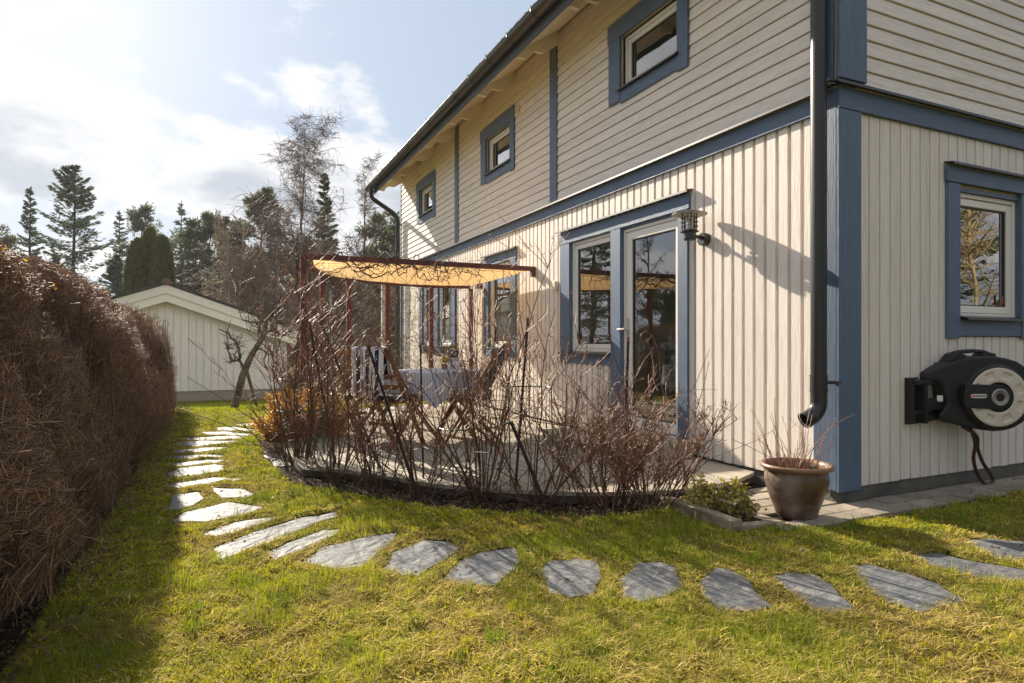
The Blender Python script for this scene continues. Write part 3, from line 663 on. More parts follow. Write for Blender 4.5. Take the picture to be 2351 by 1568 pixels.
# ---- hose reel on the gable wall
HR = empty('hose_reel', (1.25, -.2, .5), 'black wall-mounted garden hose reel with a pale round side plate', 'hose reel')
FW = Vector((.4204, .9073, 0)).normalized(); RT = Vector((FW.y, -FW.x, 0)); UP = Vector((0, 0, 1)); HC = Vector((1.29, -.25, .712))
def hr(a, b, c): return HC + RT * a + UP * b - FW * c      # a right, b up, c towards the viewer of its side
sc_ = .000473
hpx = lambda x, y: ((x - 1430) * sc_, (850 - y) * sc_)
body = [(392, 600), (398, 510), (420, 480), (520, 430), (640, 385), (740, 352), (830, 315), (960, 262), (1120, 238), (1300, 230), (1500, 236), (1650, 262), (1800, 310), (1920, 390), (2010, 500), (2060, 640), (2075, 850), (2050, 1010), (1980, 1140), (1880, 1250), (1740, 1330), (1600, 1372), (1430, 1385), (1250, 1362), (1100, 1325), (900, 1285), (720, 1245), (630, 1205), (590, 1150), (640, 1100), (720, 960), (700, 900), (660, 700), (600, 620)]
mb = MB().prism([hpx(*p) for p in reversed(body)], -.17, .035, lambda a, b, c: hr(a, b, c)); mb.build('housing', m_plastic, HR, bevel=.018, seg=3)
mb = MB(); mb.lathe([(.0, .056), (.205, .056), (.216, .070), (.232, .062), (.246, .035), (.248, -.02)], HC, 72, -FW); mb.build('drum', m_plastic, HR, smooth=False)
# pale side plate, pockets pressed into it
nA, nR = 220, 14; V = []; F = []
for i in range(nA):
    th = 2 * PI * i / nA
    for j in range(nR + 1):
        r = .108 + (.212 - .108) * j / nR
        h = 0.0
        for kk in range(8):
            c = 2 * PI * (kk + .5) / 8 + .0; dth = (th - c + PI) % (2 * PI) - PI
            e = max(abs(dth) * r - (.030 + (r - .14) * .20), .136 - r, r - .186)
            h = min(h, -.011 * min(1, max(0, -e / .007)))
        edge = -.004 if j in (0, nR) else 0
        p = HC + RT * r * math.cos(th) + UP * r * math.sin(th) - FW * (.084 + h + edge); V.append(tuple(p))
for i in range(nA):
    for j in range(nR):
        a = i * (nR + 1) + j; b = ((i + 1) % nA) * (nR + 1) + j; F.append((a, a + 1, b + 1, b))
mb = MB(); mb.v = V; mb.f = F; mb.build('side_plate', m_beige, HR, smooth=False)
# dark tongue from the hub to the left edge
tg = []
for i in range(17):
    a = -PI / 2 + PI * i / 16; tg.append((.088 * math.cos(a), .088 * math.sin(a)))
tg += [(-.245, .096), (-.256, .04), (-.258, -.03), (-.248, -.074)]
mb = MB().prism(tg, .05, .096, lambda a, b, c: hr(a, b, c)); mb.build('cover', m_plastic, HR, bevel=.006, seg=2)
mb = MB().lathe([(.062, .090), (.062, .104), (.056, .108), (.030, .104), (.026, .092)], HC + RT * -.006, 40, -FW); mb.build('hub', m_steel, HR)
mb = MB().lathe([(.0, .094), (.027, .094), (.027, .100)], HC + RT * -.006, 24, -FW); mb.build('hub_shade_disc', m_dark, HR)  # flat black disc, the hole's darkness put into its colour
for i in range(4):
    a = .9 + i * PI / 2; mb = MB().lathe([(.0, .110), (.004, .109), (.005, .104)], hr(-.006 + .046 * math.cos(a), .046 * math.sin(a), 0), 10, -FW); mb.build('screw', m_silver, HR)
# badge with its lettering
bd = []
for i in range(13):
    a = -PI / 2 + PI * i / 12; bd.append((-.112 + .0145 * math.cos(a), .010 + .0145 * math.sin(a)))
for i in range(13):
    a = PI / 2 + PI * i / 12; bd.append((-.198 + .0145 * math.cos(a), .010 + .0145 * math.sin(a)))
badge = MB().prism(bd, .094, .0985, lambda a, b, c: hr(a, b, c)).build('badge', m_ceramic, HR)
MB().lathe([(0, .0995), (.0105, .0995), (.0105, .098)], hr(-.198, .010, 0), 16, -FW).build('emblem', M('orange_red', (.75, .09, .03), .4, .05), badge)
for i in range(8):
    a = i * PI / 4; MB().bar(hr(-.198 + .004 * math.cos(a), .010 + .004 * math.sin(a), .1000), hr(-.198 + .0095 * math.cos(a), .010 + .0095 * math.sin(a), .1000), .0012, .0006, up=-FW).build('ray', m_ceramic, badge)
tx = bpy.data.curves.new('lettering', 'FONT'); tx.body = 'GARDENA'; tx.size = .0205; tx.align_x = 'CENTER'; tx.align_y = 'CENTER'; tx.extrude = .0004; tx.offset = .0004
to = bpy.data.objects.new('tmp_text', tx); COL.objects.link(to); bpy.context.view_layer.update()
me = bpy.data.meshes.new_from_object(to.evaluated_get(bpy.context.evaluated_depsgraph_get())); bpy.data.objects.remove(to)
me.name = 'lettering'; q = hr(-.148, .0095, .0992) - Wp(HR); Mx = Matrix((RT, UP, -FW)).transposed().to_4x4(); me.transform(Mx); me.transform(Matrix.Translation(q)); me.materials.clear(); me.materials.append(m_black)
link(bpy.data.objects.new('lettering', me), badge)
# carrying handle
mb = MB()
mb.prism([hpx(*p) for p in reversed([(800, 325), (890, 200), (960, 172), (1060, 200), (1110, 290), (1110, 330)])], -.12, -.01, hr)
mb.prism([hpx(*p) for p in reversed([(1290, 300), (1340, 195), (1420, 165), (1530, 190), (1560, 250), (1560, 320)])], -.12, -.01, hr)
mb.tube([hr(*hpx(930, 190), -.06), hr(*hpx(1060, 160), -.06), hr(*hpx(1250, 150), -.06), hr(*hpx(1420, 165), -.06), hr(*hpx(1500, 195), -.06)], .015, 12)
mb.build('handle', m_plastic, HR, bevel=.004)
# bracket
br = MB(); br.box((.682, -.012, .512), (.815, -.03, .851)); br.box((.682, -.03, .52), (.712, -.07, .845)); br.box((.785, -.03, .52), (.815, -.10, .82)); br.box((.69, -.03, .80), (.80, -.09, .835)); br.box((.69, -.03, .585), (.80, -.08, .615))
bko = br.build('bracket', m_plastic, HR, bevel=.006, seg=2)
for z in (.835, .527): MB().lathe([(0, .006), (.008, .005), (.009, 0)], (.70, -.03, z), 10, (0, -1, 0)).build('screw', m_silver, bko)
am = MB(); am.bar((.80, -.08, .815), hr(-.36, .105, -.06), .06, .035); am.bar((.80, -.08, .650), hr(-.32, -.045, -.05), .07, .075); am.bar((.80, -.07, .555), hr(-.37, -.145, -.07), .06, .055); am.build('swivel_arm', m_plastic, HR, bevel=.006)
mb = MB(); mb.bar(hr(*hpx(555, 875), .036), hr(*hpx(645, 875), .036), .002, .044, up=UP); mb.build('label_plate', m_ceramic, HR)
mb = MB(); mb.tube([hr(*hpx(660, 390), -.05), hr(*hpx(650, 330), -.05)], .009, 8); mb.build('hose_end', m_copper, HR)
# hanging hose loop
Q = [hr(*hpx(1095, 1330), -.07), Vector((1.23, -.19, .42)), Vector((1.30, -.16, .32)), Vector((1.42, -.13, .20)), Vector((1.54, -.12, .10)), Vector((1.575, -.12, .05)), Vector((1.54, -.12, .030)), Vector((1.46, -.12, .035)), Vector((1.35, -.13, .12)), Vector((1.285, -.14, .24)), Vector((1.27, -.16, .36)), hr(*hpx(1255, 1350), -.09)]
def spline(P, n=6):
    P = [Vector(p) for p in P]; P = [P[0] * 2 - P[1]] + P + [P[-1] * 2 - P[-2]]; o = []
    for i in range(1, len(P) - 2):
        for k in range(n):
            t = k / n; a, b, c, d = P[i - 1:i + 3]; o.append(.5 * ((2 * b) + (c - a) * t + (2 * a - 5 * b + 4 * c - d) * t * t + (3 * b - a - 3 * c + d) * t ** 3))
    o.append(P[-2]); return o
MB().tube(spline(Q), .0125, 10).build('hose', m_hose, HR, smooth=True)

# ================================================================== DECK
def interp(P, t, ax=0):
    P = sorted(P, key=lambda p: p[ax])
    for a, b in zip(P, P[1:]):
        if a[ax] <= t <= b[ax]: return a[1 - ax] + (b[1 - ax] - a[1 - ax]) * (t - a[ax]) / (b[ax] - a[ax] + 1e-9)
    return P[0][1 - ax] if t < P[0][ax] else P[-1][1 - ax]
deck = empty('deck', (-1.5, 3, 0), 'round-fronted grey wooden deck along the house wall behind the bare shrubs', 'deck')
FR = [(-3.27, 3.2)] + DECK_F[2:]
BKP = [(-3.27, 4.75), (-2.85, 5.7), (-2.3, 6.4), (-1.5, 6.85), (-.7, 7.05), (0, 7.1)]
x = -3.26; Wd = .118
while x < -.055:
    a, b = x, min(x + Wd - .007, -.045); f0, f1 = interp(FR, a), interp(FR, b); g0, g1 = interp(BKP, a), interp(BKP, b)
    dz = R.uniform(-.002, .002)
    MB().prism([(a, f0), (b, f1), (b, g1), (a, g0)], .072 + dz, .100 + dz).build('plank', m_deck, deck)
    x += Wd
rim = MB(); P = [(p[0], p[1]) for p in FR]
for a, b in zip(P, P[1:]):
    da = Vector((b[0] - a[0], b[1] - a[1], 0)).normalized(); nn = Vector((-da.y, da.x, 0)) * .03
    rim.bar((a[0] + nn.x, a[1] + nn.y, .045), (b[0] + nn.x, b[1] + nn.y, .045), .022, .05)
for xx in (-2.6, -1.8, -1.0, -.3): rim.bar((xx, interp(FR, xx) + .12, .05), (xx, 6.2, .05), .045, .04)
for p in P[1::2]: rim.box((p[0] + .03, p[1] + .05, 0), (p[0] + .10, p[1] + .12, .07))
rim.build('rim_joist', m_deckdark, deck)
stp = empty('door_step', (-.45, 2.0, .1), 'low grey plank step standing on the deck below the balcony door', 'step')
for i in range(6):
    x0 = -.92 + i * .145; sbox('plank', (x0, 1.36, .212), (x0 + .138, 2.62, .240), m_deck, stp)
for i in range(2): sbox('riser', (-.905, 1.375, .102 + i * .056), (-.885, 2.605, .152 + i * .056), m_deck, stp)
for yy in (1.375, 2.585): sbox('side_board', (-.884, yy, .102), (-.06, yy + .02, .208), m_deck, stp)

# ================================================================== PAVING
pv = sheet('paving', [(-1.0, -.27), (-.68, -.37), (4.2, -.37), (4.2, -.03), (.02, -.03), (-.02, .72), (-.55, .62), (-.85, .30)], .006, m_soil)
pv.name = 'paving'
for r in range(2):
    x0 = -.60 + r * .11
    while x0 < 3.2:
        wd = .245; y0 = -.345 + r * .155
        if True:
            z = R.uniform(-.003, .004)
            o = MB().prism([(x0 + R.uniform(0, .005), y0 + R.uniform(0, .006)), (x0 + wd - R.uniform(.003, .009), y0 + R.uniform(0, .006)), (x0 + wd - R.uniform(.003, .009), y0 + .146), (x0 + R.uniform(0, .005), y0 + .146)], 0, .024 + z); o.build('paver', m_paver, pv, bevel=.005)
        x0 += wd
for (a, b, c, d) in ((-.70, -.03, -.46, .115), (-.455, -.03, -.215, .115), (-.21, -.03, -.035, .115), (-.62, .12, -.38, .265), (-.375, .12, -.135, .265), (-.13, .12, -.03, .265), (-.70, .27, -.46, .415), (-.455, .27, -.215, .415), (-.21, .27, -.03, .415), (-.60, .42, -.33, .52), (-.325, .42, -.03, .52), (-.86, -.335, -.605, -.20), (-.84, -.19, -.71, .0)):
    MB().prism([(a, b), (c - .006, b + R.uniform(0, .004)), (c - .007, d - .006), (a + R.uniform(0, .004), d - .006)], 0, .024 + R.uniform(-.003, .004)).build('paver', m_paver, pv, bevel=.005)

# ================================================================== STEPPING STONES
STONES = [
[(-3.634, 6.338), (-3.404, 6.332), (-3.422, 5.98), (-3.636, 6.193)], [(-3.856, 6.015), (-3.652, 6.035), (-3.435, 5.643), (-3.465, 5.508), (-3.83, 5.74)], [(-4.022, 5.662), (-3.733, 5.59), (-3.489, 5.215), (-3.529, 5.099), (-3.993, 5.449)],
[(-4.223, 5.236), (-3.69, 5.174), (-3.555, 5.018), (-3.627, 4.889), (-4.136, 5.002)], [(-4.329, 4.858), (-3.981, 4.896), (-3.653, 4.744), (-3.742, 4.57), (-4.075, 4.49), (-4.184, 4.664)], [(-4.271, 4.305), (-3.95, 4.388), (-3.744, 4.307), (-3.806, 4.189), (-4.06, 4.097), (-4.217, 4.17)],
[(-4.309, 3.927), (-4.055, 3.949), (-3.787, 3.799), (-3.844, 3.686), (-4.157, 3.746)], [(-4.232, 3.537), (-3.934, 3.583), (-3.779, 3.547), (-3.842, 3.413), (-4.153, 3.359)], [(-4.217, 3.065), (-4.149, 3.272), (-3.86, 3.331), (-3.798, 3.248), (-3.773, 2.976), (-4.018, 2.897), (-4.171, 2.831)],
[(-4.199, 2.574), (-3.87, 2.719), (-3.649, 2.563), (-3.729, 2.514), (-3.958, 2.478), (-4.102, 2.426)], [(-4.143, 1.701), (-4.13, 2.181), (-3.965, 2.212), (-3.924, 1.983), (-3.979, 1.815), (-4.065, 1.734)], [(-3.866, 2.317), (-3.66, 2.183), (-3.588, 1.965), (-3.64, 1.906), (-3.807, 1.963)],
[(-4.095, 1.436), (-4.022, 1.628), (-3.767, 1.792), (-3.559, 1.56), (-3.643, 1.453), (-3.746, 1.39), (-3.891, 1.342)], [(-3.908, 1.065), (-3.724, 1.249), (-3.486, 1.28), (-3.543, 1.191), (-3.751, 1.014), (-3.83, 0.993)], [(-3.839, 0.764), (-3.638, 0.971), (-3.354, 1.182), (-3.137, 1.224), (-3.156, 1.106), (-3.474, 0.841), (-3.684, 0.654), (-3.818, 0.553)],
[(-3.588, 0.572), (-3.487, 0.688), (-3.272, 0.846), (-3.176, 0.83), (-3.215, 0.743), (-3.426, 0.534), (-3.56, 0.451)], [(-3.437, 0.343), (-3.317, 0.529), (-3.069, 0.619), (-2.894, 0.626), (-2.935, 0.514), (-3.071, 0.34), (-3.176, 0.156), (-3.305, 0.183)], [(-3.087, 0.082), (-2.989, 0.302), (-2.788, 0.425), (-2.679, 0.341), (-2.648, 0.22), (-2.795, 0.069), (-2.973, -0.079), (-3.02, -0.026)],
[(-2.863, -0.157), (-2.712, 0.029), (-2.563, 0.105), (-2.395, 0.088), (-2.444, -0.095), (-2.525, -0.191), (-2.686, -0.337), (-2.815, -0.249)], [(-2.409, -0.255), (-2.313, -0.166), (-2.163, -0.193), (-2.102, -0.263), (-2.196, -0.448), (-2.335, -0.61), (-2.43, -0.584), (-2.5, -0.512)], [(-2.143, -0.532), (-1.931, -0.377), (-1.822, -0.411), (-1.807, -0.502), (-1.92, -0.693), (-2.066, -0.752), (-2.197, -0.756), (-2.215, -0.67)],
[(-1.83, -0.706), (-1.617, -0.59), (-1.58, -0.639), (-1.609, -0.779), (-1.728, -1.022), (-1.856, -1.021), (-1.947, -0.956), (-1.902, -0.815)], [(-1.46, -0.789), (-1.356, -0.791), (-1.263, -0.849), (-1.306, -0.977), (-1.435, -1.181), (-1.555, -1.172), (-1.584, -1.112), (-1.534, -0.959)], [(-0.996, -0.844), (-0.903, -0.871), (-0.857, -1.006), (-0.855, -1.158), (-0.942, -1.324), (-1.219, -1.317), (-1.239, -1.199), (-1.166, -1.048)],
[(-0.562, -0.877), (-0.419, -0.906), (-0.408, -1.048), (-0.297, -1.234), (-0.322, -1.316), (-0.45, -1.308), (-0.581, -1.202), (-0.628, -1.021)], [(-0.042, -0.839), (0.106, -0.877), (0.207, -0.989), (0.174, -1.134), (-0.057, -1.183), (-0.21, -1.094), (-0.144, -0.956)]]
ORD = ['first', 'second', 'third', 'fourth', 'fifth', 'sixth', 'seventh', 'eighth', 'ninth', 'tenth', 'eleventh', 'twelfth', 'thirteenth']
SHAPE = {10: 'short pale flagstone at the hedge side of the paired stones in the path', 11: 'short pale flagstone at the deck side of the paired stones in the path', 14: 'longest pale flagstone of the path, angled up towards the left end of the bed'}
flag = [(-3.451, 3.593), (-3.301, 3.66), (-3.138, 3.585), (-3.177, 2.902), (-3.385, 2.954)]
def stone(P, label, group, z1=.008):
    c = np.mean(P, 0); Q = []
    for i in range(len(P)):          # subdivide and ruffle the outline
        a = np.array(P[i]); b = np.array(P[(i + 1) % len(P)]); pa = np.array(P[i - 1]); 
        Q.append(c + (a - c) * 1.04)
        m = (a + b) / 2; nrm = np.array([b[1] - a[1], a[0] - b[0]]); Q.append(m + nrm * R.uniform(-.05, .05) + (m - c) * .01)
    mb = MB(); n = len(Q); rings = [(1.0, -.004), (1.0, z1 - .005), (.985, z1 - .001), (.72, z1 + .001), (.4, z1)]
    V = []
    for s_, z in rings:
        for q in Q:
            v = c + (q - c) * s_; V.append((v[0], v[1], z + (R.uniform(-.0025, .0025) if s_ < 1 else R.uniform(-.002, .002))))
    V.append((c[0], c[1], z1)); F = []
    for k in range(len(rings) - 1):
        for i in range(n): F.append((k * n + i, k * n + (i + 1) % n, (k + 1) * n + (i + 1) % n, (k + 1) * n + i))
    k = (len(rings) - 1) * n
    for i in range(n): F.append((k + i, k + (i + 1) % n, len(V) - 1))
    mb.v = V; mb.f = F
    return one('stepping_stone', mb, m_slate, label, 'stepping stone', group)
for i, P in enumerate(STONES):
    if i in SHAPE: lab = SHAPE[i]
    elif i < 10: lab = f'{ORD[i]} flat stepping stone counted from the shed end of the path'
    elif i < 14: lab = f'{ORD[i - 12]} broad flagstone of the path just past the paired stones, towards the camera'
    else: lab = f'{ORD[25 - i]} grey slate stepping stone counted from the hose reel end of the path'
    stone(P, lab, 'slate stepping stones curving through the lawn')
stone(flag, 'flat grey flagstone in the bed between the bronze bush and the left shrub', 'loose flagstones', .018)
rk = MB()
for i in range(5):
    pass
bm = bmesh.new(); bmesh.ops.create_icosphere(bm, subdivisions=2, radius=1)
mb = MB(); mb.add([(v.co.x * .022 * (1 + R.uniform(-.2, .2)) - 1.05, v.co.y * .018 * (1 + R.uniform(-.2, .2)) - .60, .012 + v.co.z * .016) for v in bm.verts], [tuple(v.index for v in f.verts) for f in bm.faces]); bm.free()
one('pebble', mb, m_kerb, 'single small pale pebble in the grass above the stepping stones', 'pebble')

# ================================================================== KERBED CORNER BED + POT
kb = empty('kerbed_bed', (-.98, .1, 0), 'small bed edged with concrete kerb beside the brown pot', 'planting bed')
for P in ([(-1.17, .42), (-1.16, -.22), (-1.08, -.22), (-1.09, .42)], [(-1.155, -.225), (-.86, -.265), (-.85, -.185), (-1.16, -.145)]):
    MB().prism(P, 0, .085 if P[0][0] < -1.16 else .05).build('kerb', m_kerb, kb, bevel=.012, seg=2)
MB().prism([(-1.09, .45), (-1.09, -.14), (-.84, -.18), (-.80, .3), (-.82, .45)], 0, .03).build('soil', m_soil, kb)
PC = (-.552, -.132)
pot = empty('plant_pot', (*PC, 0), 'large glazed brown clay pot on the pavers at the house corner', 'pot')
ps = lambda L_: [(r * .93, .024 + (z - .024) * 1.07) for r, z in L_]
MB().lathe(ps([(0, .024), (.122, .024), (.128, .03), (.142, .07), (.168, .13), (.190, .19), (.201, .232), (.200, .262), (.192, .284), (.190, .300)]), (*PC, 0), 64).build('pot_body', m_pot, pot, smooth=True)
MB().lathe(ps([(.190, .296), (.212, .300), (.226, .308), (.230, .318), (.226, .328), (.214, .331), (.198, .327), (.190, .31), (.186, .27)]), (*PC, 0), 64).build('pot_rim', m_potrim, pot, smooth=True)
so = MB(); so.lathe([(.176, .300), (.15, .294), (.08, .300), (0, .298)], (*PC, 0), 30); so.build('soil', m_soil, pot)
# dry stems of last year's plant
dp_ = MB(); 
def wobble(p, d, L, n, wv, g=0, rng=R):
    P = [Vector(p)]; d = Vector(d).normalized()
    for i in range(n):
        d = (d + Vector((rng.uniform(-wv, wv), rng.uniform(-wv, wv), rng.uniform(-wv, wv) + g))).normalized(); P.append(P[-1] + d * L / n)
    return P
for i in range(46):
    a = R.uniform(0, 2 * PI); r = R.uniform(.02, .15); h = R.choice([.10, .14, .18, .25, .33, .40, .45]) * R.uniform(.7, 1.1)
    P = wobble((PC[0] + r * math.cos(a), PC[1] + r * math.sin(a), .29), (math.cos(a) * .35, math.sin(a) * .35, 1), h, 6, .13, -.03)
    dp_.tube(P, [.0024 - .0002 * j for j in range(7)], 4)
    if R.random() < .5:
        q = P[R.randint(2, 5)]; dp_.tube(wobble(q, (R.uniform(-1, 1), R.uniform(-1, 1), .6), R.uniform(.05, .16), 4, .2, -.04), [.0015, .0013, .0012, .001, .001], 4)
Pl = wobble((PC[0] + .02, PC[1] + .03, .29), (.55, -.12, .8), .56, 9, .09, -.075); dp_.tube(Pl, .0024, 5); dp_.tube(wobble(Pl[6], (.5, .3, .5), .14, 5, .2), .0014, 4)
Pl = wobble((PC[0] - .05, PC[1], .29), (-.5, .2, .5), .45, 8, .12, -.05); dp_.tube(Pl, .0018, 5)
one('dry_plant', dp_, m_bark2, 'withered stems standing in the brown clay pot', 'plant', fix=False)
cr = [];
C = np.c_[PC[0] + G.normal(0, .075, 500), PC[1] + G.normal(0, .075, 500), .302 + G.random(500) * .02]; A = rdir(500) * np.array([1, 1, .4]) * .022; V, F = cards(C, A, rdir(500) * .003)
o = npmesh('dry_leaves', V, F, m_litter, None, org=(PC[0], PC[1], .3)); tag(o, 'dry leaf litter on the soil of the clay pot', 'dead leaves', kind='stuff')
gt_ = MB()
for i in range(7): gt_.tube(wobble((PC[0] + .07, PC[1] - .09, .298), (R.uniform(-.6, .6), R.uniform(-.6, .6), .6), .05, 3, .2), .005, 4)
one('seedling', gt_, m_green, 'small green seedling sprouting at the front edge of the clay pot', 'plant', fix=False)

# ================================================================== PERGOLA
pg = empty('pergola', (-1.5, 5.4, .1), 'dark red pergola frame on the far side of the deck', 'pergola')
PP = [(-2.965, 4.535), (-2.60, 5.62), (-2.17, 6.12), (-1.51, 6.56), (-.745, 6.77), (-.105, 6.66)]
ZT = [2.03, 1.985, 1.985, 1.985, 1.985, 2.035]
for i, (x, y) in enumerate(PP):
    sbox('post', (x - .031, y - .031, .102), (x + .031, y + .031, (2.061 if i == 0 else 1.990)), m_red, pg)
MB().box((-3.0, 4.497, 2.062), (-.015, 4.555, 2.12)).build('front_beam', m_red, pg, bevel=.004)
MB().box((-.075, 4.50, 1.985), (-.015, 4.552, 2.061)).build('wall_block', m_red, pg, bevel=.004)
for a, b in zip(PP, PP[1:]):
    MB().bar((a[0], a[1], 2.022), (b[0], b[1], 2.022), .05, .062).build('back_beam', m_red, pg, bevel=.003)
MB().box((-.10, 6.40, 1.98), (-.012, 6.47, 2.07)).build('wall_block', m_red, pg, bevel=.004)
wm = MB()
for a, b in zip(PP[1:], PP[2:]):
    L_ = math.hypot(b[0] - a[0], b[1] - a[1])
    for k in range(10):
        z = .25 + .19 * k; wm.tube([(a[0], a[1], z), (b[0], b[1], z)], .0028, 3, cap=False)
    nn = int(L_ / .17)
    for k in range(1, nn):
        t = k / nn; wm.tube([(a[0] + (b[0] - a[0]) * t, a[1] + (b[1] - a[1]) * t, .15), (a[0] + (b[0] - a[0]) * t, a[1] + (b[1] - a[1]) * t, 1.98)], .0028, 3, cap=False)
tag(wm.build('wire_mesh', m_wire, pg, fix=False), kind='stuff')
# canvas: front edge under the front beam, far edge along the curved back beams
V = []; F = []; nu, nv = 44, 14
arc = [(-2.80, 4.72), (-2.52, 5.55), (-2.10, 6.04), (-1.47, 6.47), (-.74, 6.68), (-.12, 6.58)]
arcs = spline([(x, y, 0) for x, y in arc], 8)
for i in range(nu + 1):
    t = i / nu; x0 = -2.86 + (2.74) * t; p0 = Vector((x0, 4.525, 2.058)); q = arcs[min(len(arcs) - 1, int(t * (len(arcs) - 1)))]; p1 = Vector((q.x, q.y, 2.000 + .035 * t - .025 * abs(math.sin(t * PI * 5)) * (1 - t)))
    for j in range(nv + 1):
        s = j / nv; p = p0.lerp(p1, s); p.z -= .035 * math.sin(PI * s) * (.6 + .4 * math.sin(t * 9 + .6)) + .02 * math.sin(PI * s) * math.sin(t * 23)
        V.append(tuple(p))
for i in range(nu):
    for j in range(nv):
        a = i * (nv + 1) + j; F.append((a, a + 1, a + nv + 2, a + nv + 1))
mb = MB(); mb.v = V; mb.f = F
one('canvas_awning', mb, m_canvas, 'sagging ochre canvas awning stretched under the red pergola beams', 'awning', fix=False, smooth=True)

# ================================================================== FURNITURE ON THE DECK
ZD = .102
TU = Vector((.83, .56, 0)).normalized(); TV = Vector((-TU.y, TU.x, 0)); TC = Vector((-1.79, 3.43, 0))
tb = empty('table', (TC.x, TC.y, ZD), 'folding wooden garden table under the blue striped cloth', 'table')
mb = MB(); mb.bar(TC - TU * .44 + UP * .80, TC + TU * .44 + UP * .80, .76, .028); mb.build('tabletop', m_wood, tb)
for sgn in (-1, 1):
    for e in (-1, 1):
        mb = MB(); b0 = TC + TV * .28 * sgn; mb.bar(b0 + TU * .36 * e + UP * ZD, b0 - TU * .32 * e + UP * .784, .05, .024); mb.build('leg', m_wood, tb)
# cloth with a hanging skirt
V = []; F = []; st = []
hu, hv = .46, .405; nper = 96
def rect_pt(t):
    per = 2 * (2 * hu + 2 * hv); d = t * per
    if d < 2 * hu: return (-hu + d, -hv), 0
    d -= 2 * hu
    if d < 2 * hv: return (hu, -hv + d), 1
    d -= 2 * hv
    if d < 2 * hu: return (hu - d, hv), 2
    d -= 2 * hu; return (-hu, hv - d), 3
rings = [(1, .8155), (1.006, .81), (1.012, .79), (1.02, .72), (1.03, .64), (1.035, .575)]
for k, (s_, z) in enumerate(rings):
    for i in range(nper):
        (a, b), sd = rect_pt(i / nper); cor = min(abs(abs(a) - hu) + abs(abs(b) - hv), .3) / .3
        fl = (0.012 * math.sin(i * 1.1) + .016 * math.sin(i * .43)) * (k / 5) ; zz = z - (.10 * (1 - cor) ** 2 if k > 3 else 0) * (k - 3) / 2
        p = TC + TU * a * (s_ + fl) + TV * b * (s_ + fl * 1.3) + UP * zz; V.append(tuple(p)); st.append((a, b, 0) if sd in (0, 2) else (b, a, 0))
for k in range(len(rings) - 1):
    for i in range(nper): j = (i + 1) % nper; F.append((k * nper + i, k * nper + j, (k + 1) * nper + j, (k + 1) * nper + i))
F.append(tuple(range(nper)))
mb = MB(); mb.v = V; mb.f = F; cl = one('tablecloth', mb, m_cloth, 'white tablecloth with fine blue stripes hanging over the garden table', 'tablecloth', fix=False, smooth=False)
def setst(o, st):
    a = o.data.attributes.new('st', 'FLOAT_VECTOR', 'POINT'); a.data.foreach_set('vector', np.array(st, np.float32).ravel())
setst(cl, st)
def chair(loc, head, label):
    c = empty('folding_chair', (loc[0], loc[1], ZD), label, 'chair', 'folding wooden garden chairs round the table')
    f = Vector((math.cos(head), math.sin(head), 0)); r = Vector((f.y, -f.x, 0)); o = Vector((loc[0], loc[1], ZD))
    P = lambda a, b, z: o + f * a + r * b + UP * z
    mb = MB()
    for i in range(6): mb = MB(); mb.bar(P(-.18 + i * .075, -.21, .44), P(-.18 + i * .075, .21, .44), .062, .018); mb.build('slat', m_wood, c)
    for s in (-1, 1):
        MB().bar(P(.22, .20 * s, 0), P(-.30, .20 * s, .92), .042, .024, up=f).build('leg', m_wood, c)
        MB().bar(P(-.26, .175 * s, 0), P(.20, .175 * s, .44), .042, .024, up=f).build('leg', m_wood, c)
    MB().bar(P(-.12, -.2, .22), P(-.12, .2, .22), .03, .03).build('stretcher', m_wood, c)
    for z, a in ((.58, -.135), (.68, -.185), (.78, -.235)): MB().bar(P(a, -.20, z), P(a, .20, z), .014, .05).build('back_slat', m_wood, c)
    MB().bar(P(-.30, -.225, .90), P(-.30, .225, .90), .02, .075).build('top_rail', m_wood, c)
    return P
hL = math.atan2(TU.y, TU.x)
Pl = chair((TC - TU * .60)[:2], hL, 'wooden folding chair under the striped towel at the left end of the table')
Pb = chair((TC + TV * .78 - TU * .25)[:2], hL - PI / 2, 'wooden folding chair behind the table with its bare top rail showing')
Pr = chair((-1.50, 3.05), math.atan2(.5, -.85), 'wooden folding chair with dark padded back at the right of the table')
# cushions
mb = MB(); 
def pad(P, a0, a1, b0, b1, z0, z1, tilt=0):
    mb = MB(); mb.prism([(a0, z0), (a1, z0), (a1, z1), (a0, z1)], b0, b1, lambda a, z, b: P(a - tilt * (z - .5), b, z)); return mb
one('seat_cushion', pad(Pr, -.20, .24, -.22, .22, .45, .515), m_cush, 'taupe seat cushion on the padded chair right of the table', 'cushion', bevel=.025, seg=3)
one('back_cushion', pad(Pr, -.17, -.10, -.22, .22, .53, 1.0, .52), m_navycush, 'charcoal back cushion leaning on the chair right of the table', 'cushion', bevel=.025, seg=3)
one('seat_cushion', pad(Pl, -.18, .22, -.20, .20, .45, .50), m_navycush, 'dark seat cushion on the chair beneath the striped towel', 'cushion', bevel=.02, seg=2)
